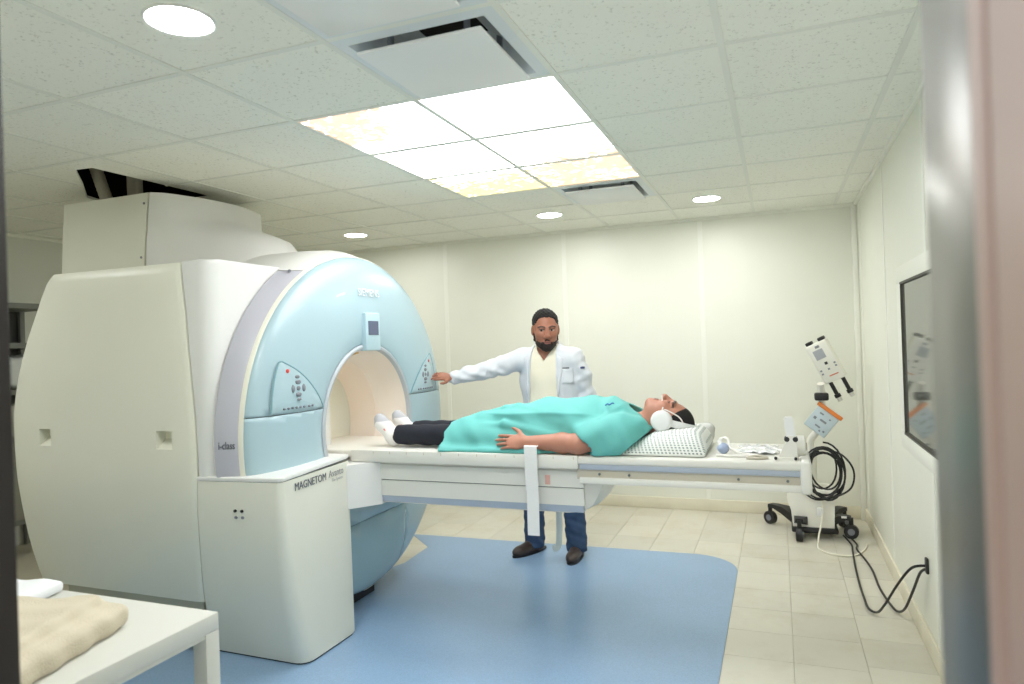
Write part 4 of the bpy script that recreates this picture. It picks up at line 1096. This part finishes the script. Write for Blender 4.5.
# jeans
s = SDF((-1.80, 4.44, .03), (-1.22, 4.80, 1.0), .006)
for hp, kn_, an in (((-1.605, 4.62, .90), KN_R, AN_R), ((-1.415, 4.62, .90), KN_L, AN_L)):
    s.chain([hp, kn_, an + (0, -.005, -.02)], [.105, .074, .072], .03)
s.cap((-1.6, 4.62, .92), (-1.42, 4.62, .92), .12, k=.04)
s.warp(lambda X, Y, Z: .003 * np.clip((.5 - Z) / .3, 0, 1) * np.sin(60 * Z + 42 * X + 3 * np.sin(30 * Y)) + .0015 * np.sin(130 * Z + 60 * Y + 30 * X))
s.rbox((-1.5, 4.6, .01), (.5, .5, .030), 0.001, k=0, sub=True)
sobj('jeans', s, mat('denim', (52, 74, 104), .85, var=.14, vscale=14, bump=.2, bscale=300), doc)
# shoes
SHOE = mat('leather_brown', (58, 46, 42), .45)
for an, d_ in ((AN_R, (-.42, -.9)), (AN_L, (.05, -1.))):
    d_ = np.array([d_[0], d_[1], 0]) / math.hypot(*d_); n_ = np.array([-d_[1], d_[0], 0]); R_ = np.stack([n_, d_, [0, 0, 1]], 1)
    lo = an + np.array([-.22, -.30, -.092]); hi = an + np.array([.2, .14, .09]); lo[2] = -.003
    s = SDF(lo, hi, .005)
    s.ell(an + d_ * .02 + [0, 0, -.045], (.043, .10, .052), R_, .0); s.ell(an + d_ * .13 + [0, 0, -.055], (.047, .088, .04), R_, .03); s.cap(an - d_ * .02 + [0, 0, -.04], an - d_ * .005 + [0, 0, .02], .047, .045, .03)
    s.F = np.maximum(s.F, (.013 - s.ax[2])[None, None, :])
    sh = sobj('shoe', s, SHOE, doc)
    b = bmesh.new(); out = [an + d_ * (.055 + .165 * math.cos(a)) + n_ * (.048 + .004 * math.cos(a)) * math.sin(a) for a in np.linspace(0, 2 * PI, 28, endpoint=False)]
    prism(b, [(p[0], p[1]) for p in out], .0, .016); obj('sole', b, BLACK, sh)

# ---------------------------------------------------------------- the patient
pat = thing('person', (-1.2, 3.4, ZT), 'person lying on the scanner table in a turquoise gown, wearing white headphones and socks', 'person')
PC = np.array((-.514, 3.395, 1.088)); ta = math.radians(10)
pu = np.array([math.cos(ta), 0, -math.sin(ta)]); pf = np.array([math.sin(ta), 0, math.cos(ta)]); prr = np.cross(pf, pu)
rz_ = math.radians(-6); Rx = np.array([[1, 0, 0], [0, math.cos(rz_), -math.sin(rz_)], [0, math.sin(rz_), math.cos(rz_)]])
PR = Rx @ np.stack([prr, pf, pu], 1); PS = 1.0
s = SDF((-2.12, 3.08, .94), (-.37, 3.70, 1.23), .0036)
add_head(s, PC, PR, PS, 1.0)
s.cap((-.575, 3.395, 1.075), (-.68, 3.4, 1.055), .06, .068, .03)
s.ell((-.88, 3.4, 1.065), (.24, .17, .105), k=.03); s.ell((-1.15, 3.4, 1.06), (.18, .165, .10), k=.04)
s.cap((-.70, 3.24, 1.04), (-.70, 3.56, 1.04), .055, k=.04)
ES, EE, EWr = (-.70, 3.225, 1.035), (-.905, 3.162, 1.000), (-1.165, 3.158, 1.004)
s.chain([ES, EE], [.055, .047], .02); s.chain([EE, (-.985, 3.172, 1.002), EWr], [.046, .0465, .029], .02)
s.chain([(-.70, 3.575, 1.035), (-.92, 3.625, .995), (-1.16, 3.60, 1.0)], [.052, .044, .03], .02)
hand(s, (-1.160, 3.157, 1.004), (-1, -.03, .01), (0.02, -.80, .60), 1, .185, fr=(.05, .10, .15, .2), thumb_up=1.0, spread=.09)
hand(s, (-1.16, 3.60, 1.0), (-1, 0, 0), (0, .8, .6), 1, .18)
for y in (3.31, 3.49):
    s.chain([(-1.22, y, 1.045), (-1.62, y - .005, 1.008), (-1.98, y - .01, 1.004)], [.085, .048, .038], .03)
    s.cap((-1.99, y, .995), (-2.06, y, 1.06), .036, .03, .02)
SKP = (176, 122, 100)
sobj('body', s, SKIN, pat, lambda V: head_color(V, PC, PR, PS, SKP, closed=True))
def PW(p): return PC + PR @ (np.array(p, float) * PS)
s = SDF((-.60, 3.28, .98), (-.36, 3.52, 1.22), .004)
s.ell(PW((0, -.016, .044)), np.array((.081, .098, .088)), PR, .01)
s.ell(PW((0, .100, -.004)), np.array((.088, .09, .082)), PR, .006, sub=True)
s.rbox(PW((0, .02, -.075)), np.array((.12, .16, .07)), .01, PR, .01, sub=True)
sobj('hair', s, HAIR, pat)
# trousers
s = SDF((-2.02, 3.2, .944), (-1.1, 3.62, 1.14), .006)
for y in (3.305, 3.495):
    s.chain([(-1.22, y, 1.05), (-1.62, y - .005, 1.012), (-1.965, y - .01, 1.010)], [.09, .058, .054], .01)
    s.rbox((-2.05, y, 1.0), (.085, .1, .12), .002, k=0, sub=True)
s.warp(lambda X, Y, Z: .0018 * np.sin(60 * X + 60 * Z + 2 * np.sin(30 * Y)))
s.F = np.maximum(s.F, (.949 - s.ax[2])[None, None, :])
sobj('trousers', s, mat('cloth_navy_black', (24, 27, 38), .85, bump=.15, bscale=200), pat)
# socks
for k_, y in enumerate((3.297, 3.487)):
    dx = 0 if k_ == 0 else .0
    s = SDF((-2.16, y - .09, .94), (-1.90, y + .09, 1.16), .004)
    s.chain([(-1.92, y, 1.006), (-1.985, y, 1.0)], [.044, .045], .02)
    s.ell((-1.99, y, .987), (.038, .034, .036), k=.02)
    s.chain([(-2.005, y, 1.01), (-2.05, y - .004, 1.06), (-2.078, y - .006, 1.098)], [.042, .038, .026], .02)
    s.ell((-2.068, y - .004, 1.078), (.028, .045, .038), k=.02)
    s.F = np.maximum(s.F, (.949 - s.ax[2])[None, None, :])
    def sock_col(V):
        c = np.tile(np.array(lin((234, 232, 230))), (len(V), 1)); tip = (V[:, 2] > 1.085) | ((-V[:, 0] * .75 + V[:, 2] * .66) > 2.268)
        c[tip] = np.array(lin((176, 176, 180))); return c
    so = sobj('sock', s, vcol_mat('sock_knit', .9, .3, 300), pat, sock_col)
    for q in range(5):
        b = bmesh.new(); f_ = q / 4
        tube(b, [(-2.062 + .032 * f_, y - .040 + (.002 if q % 2 else 0), 1.074 - .026 * f_ + .004), (-2.052 + .032 * f_, y - .042, 1.066 - .026 * f_ - .006)], .003, 6); obj('logo_stroke', b, RED, so)
# gown
s = SDF((-1.72, 3.06, .935), (-.52, 3.74, 1.25), .006)
gx = [-1.72, -1.64, -1.478, -1.235, -1.086, -.884, -.78, -.70, -.64, -.58]
gz = [1.07, 1.082, 1.128, 1.180, 1.202, 1.208, 1.202, 1.172, 1.138, 1.09]
gw = [.245, .245, .24, .225, .225, .225, .22, .205, .175, .12]
def gown(X, Y, Z):
    h_ = np.interp(X, gx, gz) - .93; w_ = np.interp(X, gx, gw)
    a = np.abs(Y - 3.4) / w_; c_ = np.maximum(Z - .93, 0) / h_
    q = (a ** 2.6 + c_ ** 2.1 + 1e-6) ** (1 / 2.3)
    return (q - 1) * np.minimum(h_, w_) * .9
s.apply(gown, (-1.72, 3.06, .935), (-.55, 3.74, 1.25), 0)
s.cap((-.70, 3.225, 1.055), (-.835, 3.185, 1.022), .088, .082, .035); s.cap((-.70, 3.575, 1.05), (-.85, 3.615, 1.01), .085, .075, .035)
s.cap((-.63, 3.26, 1.06), (-.70, 3.22, 1.04), .055, .08, .03); s.cap((-.62, 3.54, 1.04), (-.70, 3.58, 1.03), .06, .08, .03)
s.cap((-.66, 3.2, 1.0), (-.82, 3.185, .98), .06, .06, .03)
# cloth spread on the table along the near side
s.rbox((-1.36, 3.195, .958), (.27, .055, .014), .012, k=.03)
def gfold(X, Y, Z):
    nearb = np.clip((3.42 - Y) / .12, 0, 1)
    ctr = np.clip((-.80 - X) / .12, 0, 1)
    u_ = X * .80 + Z * 1.2 + (Y - 3.4) * .5
    f = ctr * (.0040 * np.sin(17 * u_ + 2.2 * np.sin(5 * X) + .6) + .0030 * np.sin(37 * (X * .35 + Z * 1.15) + 3 * np.sin(6 * X + 2 * Y)))
    v = np.sin(30 * (Z + .25 * (X + 1.2)) + 1.6 * np.sin(5 * X) + .5)
    f = f + ctr * nearb * .003 * v - ctr * nearb * .019 * (1 - np.abs(np.sin(11 * (Z * 1.25 + .30 * (X + 1.2)) + 1.1 * np.sin(3.5 * X + 1)))) ** 2.5
    f = f + .0012 * np.sin(55 * X + 45 * Z + 20 * Y) + (1 - ctr) * (.0025 * np.sin(34 * X - 46 * Z + 14 * Y) + .0015 * np.sin(80 * X + 20 * Z))
    return f
s.warp(gfold)
def ridge(a, b_, r, k=.02): s.cap(a, b_, r, r * .6, k)
ridge((-1.60, 3.25, 1.035), (-1.30, 3.215, 1.085), .016); ridge((-1.30, 3.215, 1.085), (-1.02, 3.20, 1.03), .016)
ridge((-1.52, 3.34, 1.10), (-1.32, 3.30, 1.155), .016, .02); ridge((-1.32, 3.30, 1.155), (-1.12, 3.25, 1.12), .016, .02); ridge((-1.12, 3.25, 1.12), (-.92, 3.21, 1.03), .015, .02); ridge((-.80, 3.20, 1.105), (-.73, 3.30, 1.155), .014, .02)
ridge((-1.25, 3.30, 1.165), (-1.0, 3.22, 1.09), .018, .03); ridge((-1.45, 3.28, 1.10), (-1.15, 3.24, 1.12), .014, .03)
# end planes: hem, neck, sleeve end
s.apply(lambda X, Y, Z: (X + 1.635 + .25 * np.maximum(1.0 - Z, 0) + .006 * np.sin(60 * Y)) + 0 * Y, (-2, 3, .9), (-1.5, 3.8, 1.3), 0, sub=True) if False else None
Xg, Yg, Zg = np.meshgrid(*s.ax, indexing='ij', sparse=True)
s.F = np.maximum(s.F, (-1.638 + .02 * (Zg - 1.0) - Xg + .006 * np.sin(60 * Yg + 30 * Zg)))
s.cap((-.56, 3.4, 1.10), (-.70, 3.4, 1.10), .078, .066, .0, sub=True)
s.F = np.maximum(s.F, .949 - Zg)
s.F = np.maximum(s.F, ((Xg + .71) * .639 - (Zg - .945) * .769) + 0 * Yg)
# hollow where the bare forearm leaves the sleeve
s.cap((-.86, 3.158, .995), (-1.0, 3.158, .995), .054, .05, .0, sub=True)
GOWN = mat('gown_turquoise', (100, 180, 175), .75, var=.03, vscale=6, bump=.15, bscale=260)
gown_o = sobj('gown', s, GOWN, pat)
def mark(pts, r, m, nm='gown_mark'):
    b = bmesh.new(); tube(b, pts, r, 6); obj(nm, b, m, gown_o)
IB = mat('mark_blue', (60, 120, 170), .6)
mark(smooth_path([(-.785, 3.245, 1.176), (-.772, 3.247, 1.183), (-.765, 3.245, 1.178), (-.752, 3.248, 1.186), (-.742, 3.248, 1.184)], 3), .004, IB)

# headphones
hp = thing('headphones', tuple(PC), 'white over-ear headphones on the lying patient', 'headphones')
for q in (1, -1):
    ctr = PW((q * .088, -.004, -.012)); nx = PR[:, 0] * q
    def cup(name, m, prof):
        b = bmesh.new(); u_ = PR[:, 1]; v_ = PR[:, 2]; rings = []
        for d_, r_ in prof: rings.append([Vector(ctr + nx * d_ + (u_ * math.cos(a) + v_ * math.sin(a)) * r_) for a in np.linspace(0, 2 * PI, 32, endpoint=False)])
        loft(b, rings); return obj(name, b, m, hp, smooth=50)
    cup('ear_cup', FIXT, ((.004, .044), (.008, .050), (.03, .050), (.04, .046), (.044, .036), (.045, .012)))
    cup('ear_pad', mat('pad_grey', (176, 172, 164), .7), ((-.016, .042), (-.012, .047), (.005, .047), (.005, .04)))
b = bmesh.new(); rings = []
for a in np.linspace(0, PI, 30):
    p = PW((math.cos(a) * .106, -.004 - .012 * math.sin(a), -.012 + math.sin(a) * .152)); e = PR[:, 1] * .017; o_ = PW((math.cos(a), 0, math.sin(a))) - PC; o_ = o_ / np.linalg.norm(o_) * .005
    rings.append([Vector(p + e), Vector(p + o_), Vector(p - e), Vector(p - o_)])
loft(b, rings); obj('headband', b, FIXT, hp, smooth=60)
# breathing tube over the face
ct = thing('nasal_tube', tuple(PW((0, .12, -.05))), 'thin clear tube across the lying patient face', 'tube')
CLEAR = mat('tube_clear', (226, 220, 214), .25)
for q in (1, -1):
    b = bmesh.new(); tube(b, smooth_path([PW((q * .008, .118, -.044)), PW((q * .03, .100, -.038)), PW((q * .062, .062, -.022)), PW((q * .080, .044, -.022)), PW((q * .092, .05, .0)), PW((q * .09, .03, .06)), PW((q * .085, .005, .085))], 6), .0032, 8); obj('tube_run', b, CLEAR, ct)
b = bmesh.new(); tube(b, [PW((-.014, .119, -.045)), PW((.014, .119, -.045))], .0045, 8); obj('nose_piece', b, CLEAR, ct)

# ================================================================== INJECTOR CART
ij = thing('injector_cart', (.2, 5.55, 0), 'white contrast injector on a wheeled pedestal behind the table end', 'medical cart')
IW = mat('injector_white', (232, 230, 220), .4)
# base housing
bm = bmesh.new()
loft(bm, [[(x0, y0, z), (x1, y0, z), (x1, y1, z), (x0, y1, z)] for z, x0, x1, y0, y1 in ((.07, .06, .335, 5.42, 5.72), (.20, .05, .34, 5.42, 5.72), (.29, .02, .345, 5.43, 5.72), (.335, .03, .34, 5.44, 5.72), (.35, .06, .33, 5.46, 5.70))]); obj('housing', bm, IW, ij, smooth=30)
bm = bmesh.new(); box(bm, .05, .36, 5.40, 5.74, .045, .085, bev=.01); obj('base_plate', bm, BLACK, ij)
def foot(p0, p1, w0, w1, h0):
    b = bmesh.new(); a = Vector(p0); c_ = Vector(p1); d_ = (c_ - a); d_.z = 0; n_ = Vector((-d_.y, d_.x, 0)).normalized()
    rings = []
    for t_, zz, w_, hh in ((0, .09, w0, .07), (.45, .135, (w0 + w1) / 2, .055), (.8, .15, w1, .03), (1, .145, w1 * .9, .028)):
        c0 = a.lerp(c_, t_); rings.append([Vector((c0.x, c0.y, zz + hh / 2)) + n_ * w_, Vector((c0.x, c0.y, zz + hh / 2)) - n_ * w_, Vector((c0.x, c0.y, zz - hh / 2)) - n_ * w_, Vector((c0.x, c0.y, zz - hh / 2)) + n_ * w_])
    loft(b, rings); f_ = obj('base_leg', b, BLACK, ij, smooth=30)
    b = bmesh.new(); tube(b, [(c_.x - n_.x * .02, c_.y - n_.y * .02, .05), (c_.x + n_.x * .02, c_.y + n_.y * .02, .05)], .05, 20); obj('caster_wheel', b, BLACK, f_)
    b = bmesh.new(); tube(b, [(c_.x - n_.x * .024, c_.y - n_.y * .024, .05), (c_.x + n_.x * .024, c_.y + n_.y * .024, .05)], .024, 14); obj('wheel_hub', b, BTN, f_)
    b = bmesh.new(); tube(b, [(c_.x, c_.y, .05), (c_.x, c_.y, .15)], .016, 10); obj('caster_stem', b, BLACK, f_)
foot((.10, 5.62, 0), (-.10, 5.79, 0), .05, .03, 0); foot((.12, 5.48, 0), (.10, 5.34, 0), .06, .03, 0)
foot((.30, 5.52, 0), (.45, 5.50, 0), .05, .03, 0); foot((.30, 5.66, 0), (.43, 5.80, 0), .05, .03, 0)
obj('label_plate', nb(.385, .42, 5.468, 5.472, .15, .165), FIXT, ij)
# column, arm
b = bmesh.new(); tube(b, smooth_path([(.20, 5.58, .34), (.20, 5.58, .62), (.205, 5.57, .70), (.245, 5.55, .76), (.27, 5.54, .82), (.285, 5.53, .95), (.285, 5.52, 1.06), (.28, 5.50, 1.12)], 6), .026, 14); obj('arm', b, IW, ij)
b = bmesh.new(); lathe_z(b, [(.05, .36), (.05, .6), (.045, .62)], .19, 5.58, 20); obj('column', b, IW, ij)
ang = math.radians(-24)
def HM(cx, cy, cz, a): return Matrix.Translation((cx, cy, cz)) @ Matrix.Rotation(-a, 4, 'Y') @ Matrix.Rotation(math.radians(-12), 4, 'Z')
M1 = HM(.322, 5.48, 1.285, math.radians(25))
bm = bmesh.new(); box(bm, -.078, .078, -.05, .05, -.15, .15, bev=.014, seg=3, M=M1); hd_ = obj('injector_head', bm, IW, ij)
for x in (-.045, .045):
    b = bmesh.new(); box(b, x - .024, x + .024, -.03, .03, .15, .175, bev=.006, M=M1); obj('top_cap', b, BLACK, hd_)
    b = bmesh.new(); tube(b, [M1 @ Vector((x, 0, -.15)), M1 @ Vector((x, 0, -.25))], .014, 12); obj('ram', b, BLACK, hd_)
    b = bmesh.new(); tube(b, [M1 @ Vector((x, 0, -.245)), M1 @ Vector((x, 0, -.27))], .022, 12); obj('ram_tip', b, BLACK, hd_)
    b = bmesh.new(); tube(b, [M1 @ Vector((x, 0, -.27)), M1 @ Vector((x, 0, -.30))], .016, 12); obj('syringe_seat', b, mat('seat_grey', (205, 203, 195), .4), hd_)
def onface(nm, x0, x1, z0, z1, m):
    b = bmesh.new(); box(b, x0, x1, -.0525, -.0495, z0, z1, M=M1); obj(nm, b, m, hd_)
onface('print_block', -.045, .025, .03, .10, mat('print_grey', (168, 170, 176), .5)); onface('print_block', -.015, .015, .112, .130, BTN)
onface('key', -.008, .012, -.02, .0, BLACK)
for x, z in ((-.055, -.05), (-.055, -.075), (.0, -.055), (.055, -.05), (.055, -.028)): onface('key', x - .007, x + .007, z - .006, z + .006, BTN)
onface('brand_print', -.02, .045, -.108, -.1, mat('print_red', (206, 120, 90), .5))
M2 = HM(.262, 5.48, .855, math.radians(-35))
bm = bmesh.new(); box(bm, -.085, .085, -.012, .012, -.085, .085, bev=.006, M=HM(.275, 5.47, .845, math.radians(-38))); pl_ = obj('instruction_plate', bm, mat('plate_blue', (186, 200, 206), .4), ij)
M3 = HM(.275, 5.47, .845, math.radians(-38))
for x, z, w_, h_ in ((-.03, .05, .03, .012), (.04, .045, .012, .012), (-.05, 0, .02, .02), (.01, .01, .05, .015), (.0, -.04, .04, .012), (.055, -.05, .014, .014), (.03, -.06, .012, .012)):
    b = bmesh.new(); box(b, x - w_ / 2, x + w_ / 2, -.0145, -.0115, z - h_ / 2, z + h_ / 2, M=M3); obj('plate_print', b, BTN, pl_)
b = bmesh.new(); box(b, -.098, .098, -.02, .02, .083, .112, bev=.006, M=M3); obj('orange_handle', b, mat('orange_plastic', (224, 128, 52), .45), ij)
b = bmesh.new(); box(b, .235, .33, 5.44, 5.52, 1.0, 1.055, bev=.012); obj('clamp_knob', b, BLACK, ij)
# coiled cable hanging on the cart
b = bmesh.new(); pts = []
for k in range(7 * 24):
    a = 2 * PI * k / 24; lp = k / 24; rx = .115 + .022 * math.sin(lp * 2.1); rz = .165 + .03 * math.sin(lp * 1.7 + 1)
    pts.append((.275 + rx * math.sin(a) + .018 * math.sin(lp * 3.1), 5.36 + .016 * math.sin(lp * 5) + .008 * math.cos(a), .50 + rz * math.cos(a) + .02 * math.cos(lp * 2.3)))
tube(b, pts, .0065, 8); tag(obj('cable_coil', b, BLACK, base=(.27, 5.36, .33)), 'coil of black cable hung on the injector cart', 'cable')
b = bmesh.new(); tube(b, smooth_path([(.30, 5.37, .66), (.40, 5.36, .62), (.465, 5.36, .52), (.45, 5.36, .40), (.36, 5.35, .335), (.22, 5.36, .30), (.12, 5.38, .36), (.05, 5.38, .42)], 10), .0065, 8); tag(obj('cable_loop', b, BLACK, base=(.3, 5.36, .3)), 'wide loose loop of black cable beside the hanging coil', 'cable')
# floor cables to the wall outlet
ol = thing('wall_outlet', (XR, 3.635, .36), 'small black cable entry low on the right wall', 'wall outlet')
obj('plate', nb(XR - .012, XR, 3.615, 3.655, .365, .435, bev=.004), BLACK, ol)
b = bmesh.new(); tube(b, smooth_path([(XR - .008, 3.635, .40), (.55, 3.68, .37), (.50, 3.76, .26), (.46, 3.90, .11), (.435, 4.0, .03), (.405, 4.10, .010), (.40, 4.25, .010), (.40, 4.5, .010), (.41, 4.85, .010), (.425, 5.15, .010), (.43, 5.3, .012), (.39, 5.42, .04)], 10), .0062, 8); tag(obj('floor_cable', b, BLACK, base=(.4, 4.5, 0)), 'black cable lying farther from the wall, drooping from the wall outlet', 'cable')
b = bmesh.new(); tube(b, smooth_path([(XR - .008, 3.635, .385), (.585, 3.68, .35), (.57, 3.80, .22), (.555, 3.95, .08), (.54, 4.08, .016), (.52, 4.2, .010), (.50, 4.45, .010), (.50, 4.75, .010), (.48, 5.0, .010), (.455, 5.2, .010), (.465, 5.32, .012), (.42, 5.44, .04)], 10), .0062, 8); tag(obj('floor_cable', b, BLACK, base=(.5, 4.5, 0)), 'black cable lying along the cove base up to the wall outlet', 'cable')
b = bmesh.new(); tube(b, smooth_path([(.26, 5.40, .30), (.25, 5.34, .16), (.22, 5.28, .04), (.22, 5.15, .008), (.30, 5.05, .008), (.42, 5.05, .008), (.50, 5.2, .008), (.53, 5.35, .008)], 10), .006, 8); tag(obj('floor_cable', b, mat('cable_white', (228, 224, 208), .5), base=(.35, 5.2, 0)), 'thin white cable looping on the floor at the injector cart', 'cable')
# plug block on white cable
b = bmesh.new(); box(b, .22, .26, 5.35, 5.39, .18, .24, bev=.008); tag(obj('plug', b, FIXT, base=(.24, 5.37, .18)), 'small white plug hanging at the cart base', 'plug')

# ================================================================== WHITE SIDE TABLE, BLANKET, RACK
WT = mat('laminate_white', (206, 206, 199), .4)
x0, x1, y0, y1, zt = -2.65, -1.557, .70, 1.565, .73
st = thing('side_table', ((x0 + x1) / 2, (y0 + y1) / 2, 0), 'plain white square-legged table in the lower left corner', 'table')
obj('tabletop', nb(x0, x1, y0, y1, zt - .05, zt, bev=.003), WT, st)
for (a, b2) in ((x0, y0), (x1 - .05, y0), (x0, y1 - .05), (x1 - .05, y1 - .05)): obj('leg', nb(a, a + .05, b2, b2 + .05, 0, zt - .05, bev=.002), WT, st)
obj('apron', nb(x1 - .046, x1 - .004, y0 + .05, y1 - .05, zt - .062, zt - .05), WT, st)
# folded blanket
s = SDF((-2.36, .72, .722), (-1.58, 1.50, .87), .006)
s.rbox((-1.93, 1.14, .762), (.27, .22, .034), .026, R=rotm([(math.cos(.25), math.sin(.25), 0), (-math.sin(.25), math.cos(.25), 0), (0, 0, 1)]), k=0)
s.rbox((-1.95, 1.12, .802), (.235, .19, .02), .016, R=rotm([(math.cos(.32), math.sin(.32), 0), (-math.sin(.32), math.cos(.32), 0), (0, 0, 1)]), k=.02)
s.warp(lambda X, Y, Z: .004 * np.sin(26 * X + 15 * Y) + .003 * np.sin(60 * Y - 20 * X + 30 * Z))
s.F = np.maximum(s.F, (.7315 - s.ax[2])[None, None, :])
tag(sobj('blanket', s, mat('blanket_cream', (204, 194, 174), .95, bump=.3, bscale=180), None, base=(-1.97, 1.1, zt)), 'folded cream blanket on the white side table', 'blanket')
s = SDF((-2.5, 1.20, .722), (-2.05, 1.56, .80), .006)
s.rbox((-2.30, 1.43, .752), (.14, .10, .02), .015, R=rotm([(math.cos(.2), math.sin(.2), 0), (-math.sin(.2), math.cos(.2), 0), (0, 0, 1)]), k=0)
s.warp(lambda X, Y, Z: .003 * np.sin(40 * X + 25 * Y))
s.F = np.maximum(s.F, (.7315 - s.ax[2])[None, None, :])
tag(sobj('folded_sheet', s, mat('sheet_white', (232, 234, 238), .9), None, base=(-2.26, 1.38, zt)), 'folded white sheet behind the cream blanket', 'sheet')
# grey rack by the left wall
rk = thing('storage_rack', (-5.5, 3.5, 0), 'grey metal storage rack at the far left behind the scanner', 'shelf')
RM = mat('rack_grey', (120, 122, 118), .5)
for x in (-5.74, -5.32):
    for y in (3.18, 3.78): obj('post', nb(x - .02, x + .02, y - .02, y + .02, 0, 1.92, bev=.003), RM, rk)
for z in (.28, .9, 1.25, 1.6, 1.9): obj('shelf_board', nb(-5.75, -5.31, 3.17, 3.79, z - .02, z + .02), RM, rk)
obj('back_panel', nb(-5.76, -5.75, 3.17, 3.79, .2, 1.9), mat('rack_dark', (60, 60, 58), .7), rk)
obj('door_panel', nb(-5.31, -5.30, 3.2, 3.76, .30, .88), mat('rack_door', (138, 138, 128), .5), rk)
s = SDF((-5.72, 3.25, 1.26), (-5.28, 3.82, 1.62), .01); s.rbox((-5.48, 3.56, 1.395), (.14, .16, .125), .05, k=0); s.warp(lambda X, Y, Z: .008 * np.sin(26 * Y + 20 * Z) + .005 * np.sin(50 * X + 30 * Z))
s.F = np.maximum(s.F, (1.271 - s.ax[2])[None, None, :])
tag(sobj('bag', s, mat('bag_white', (216, 220, 220), .6), None, base=(-5.48, 3.56, 1.27)), 'pale plastic bag on the grey rack', 'bag')
tag(obj('carton', nb(-5.62, -5.36, 3.40, 3.72, .92, 1.15, bev=.006), mat('carton_pale', (196, 194, 184), .7), base=(-5.5, 3.56, .92)), 'pale box on the grey rack below the bag', 'box')
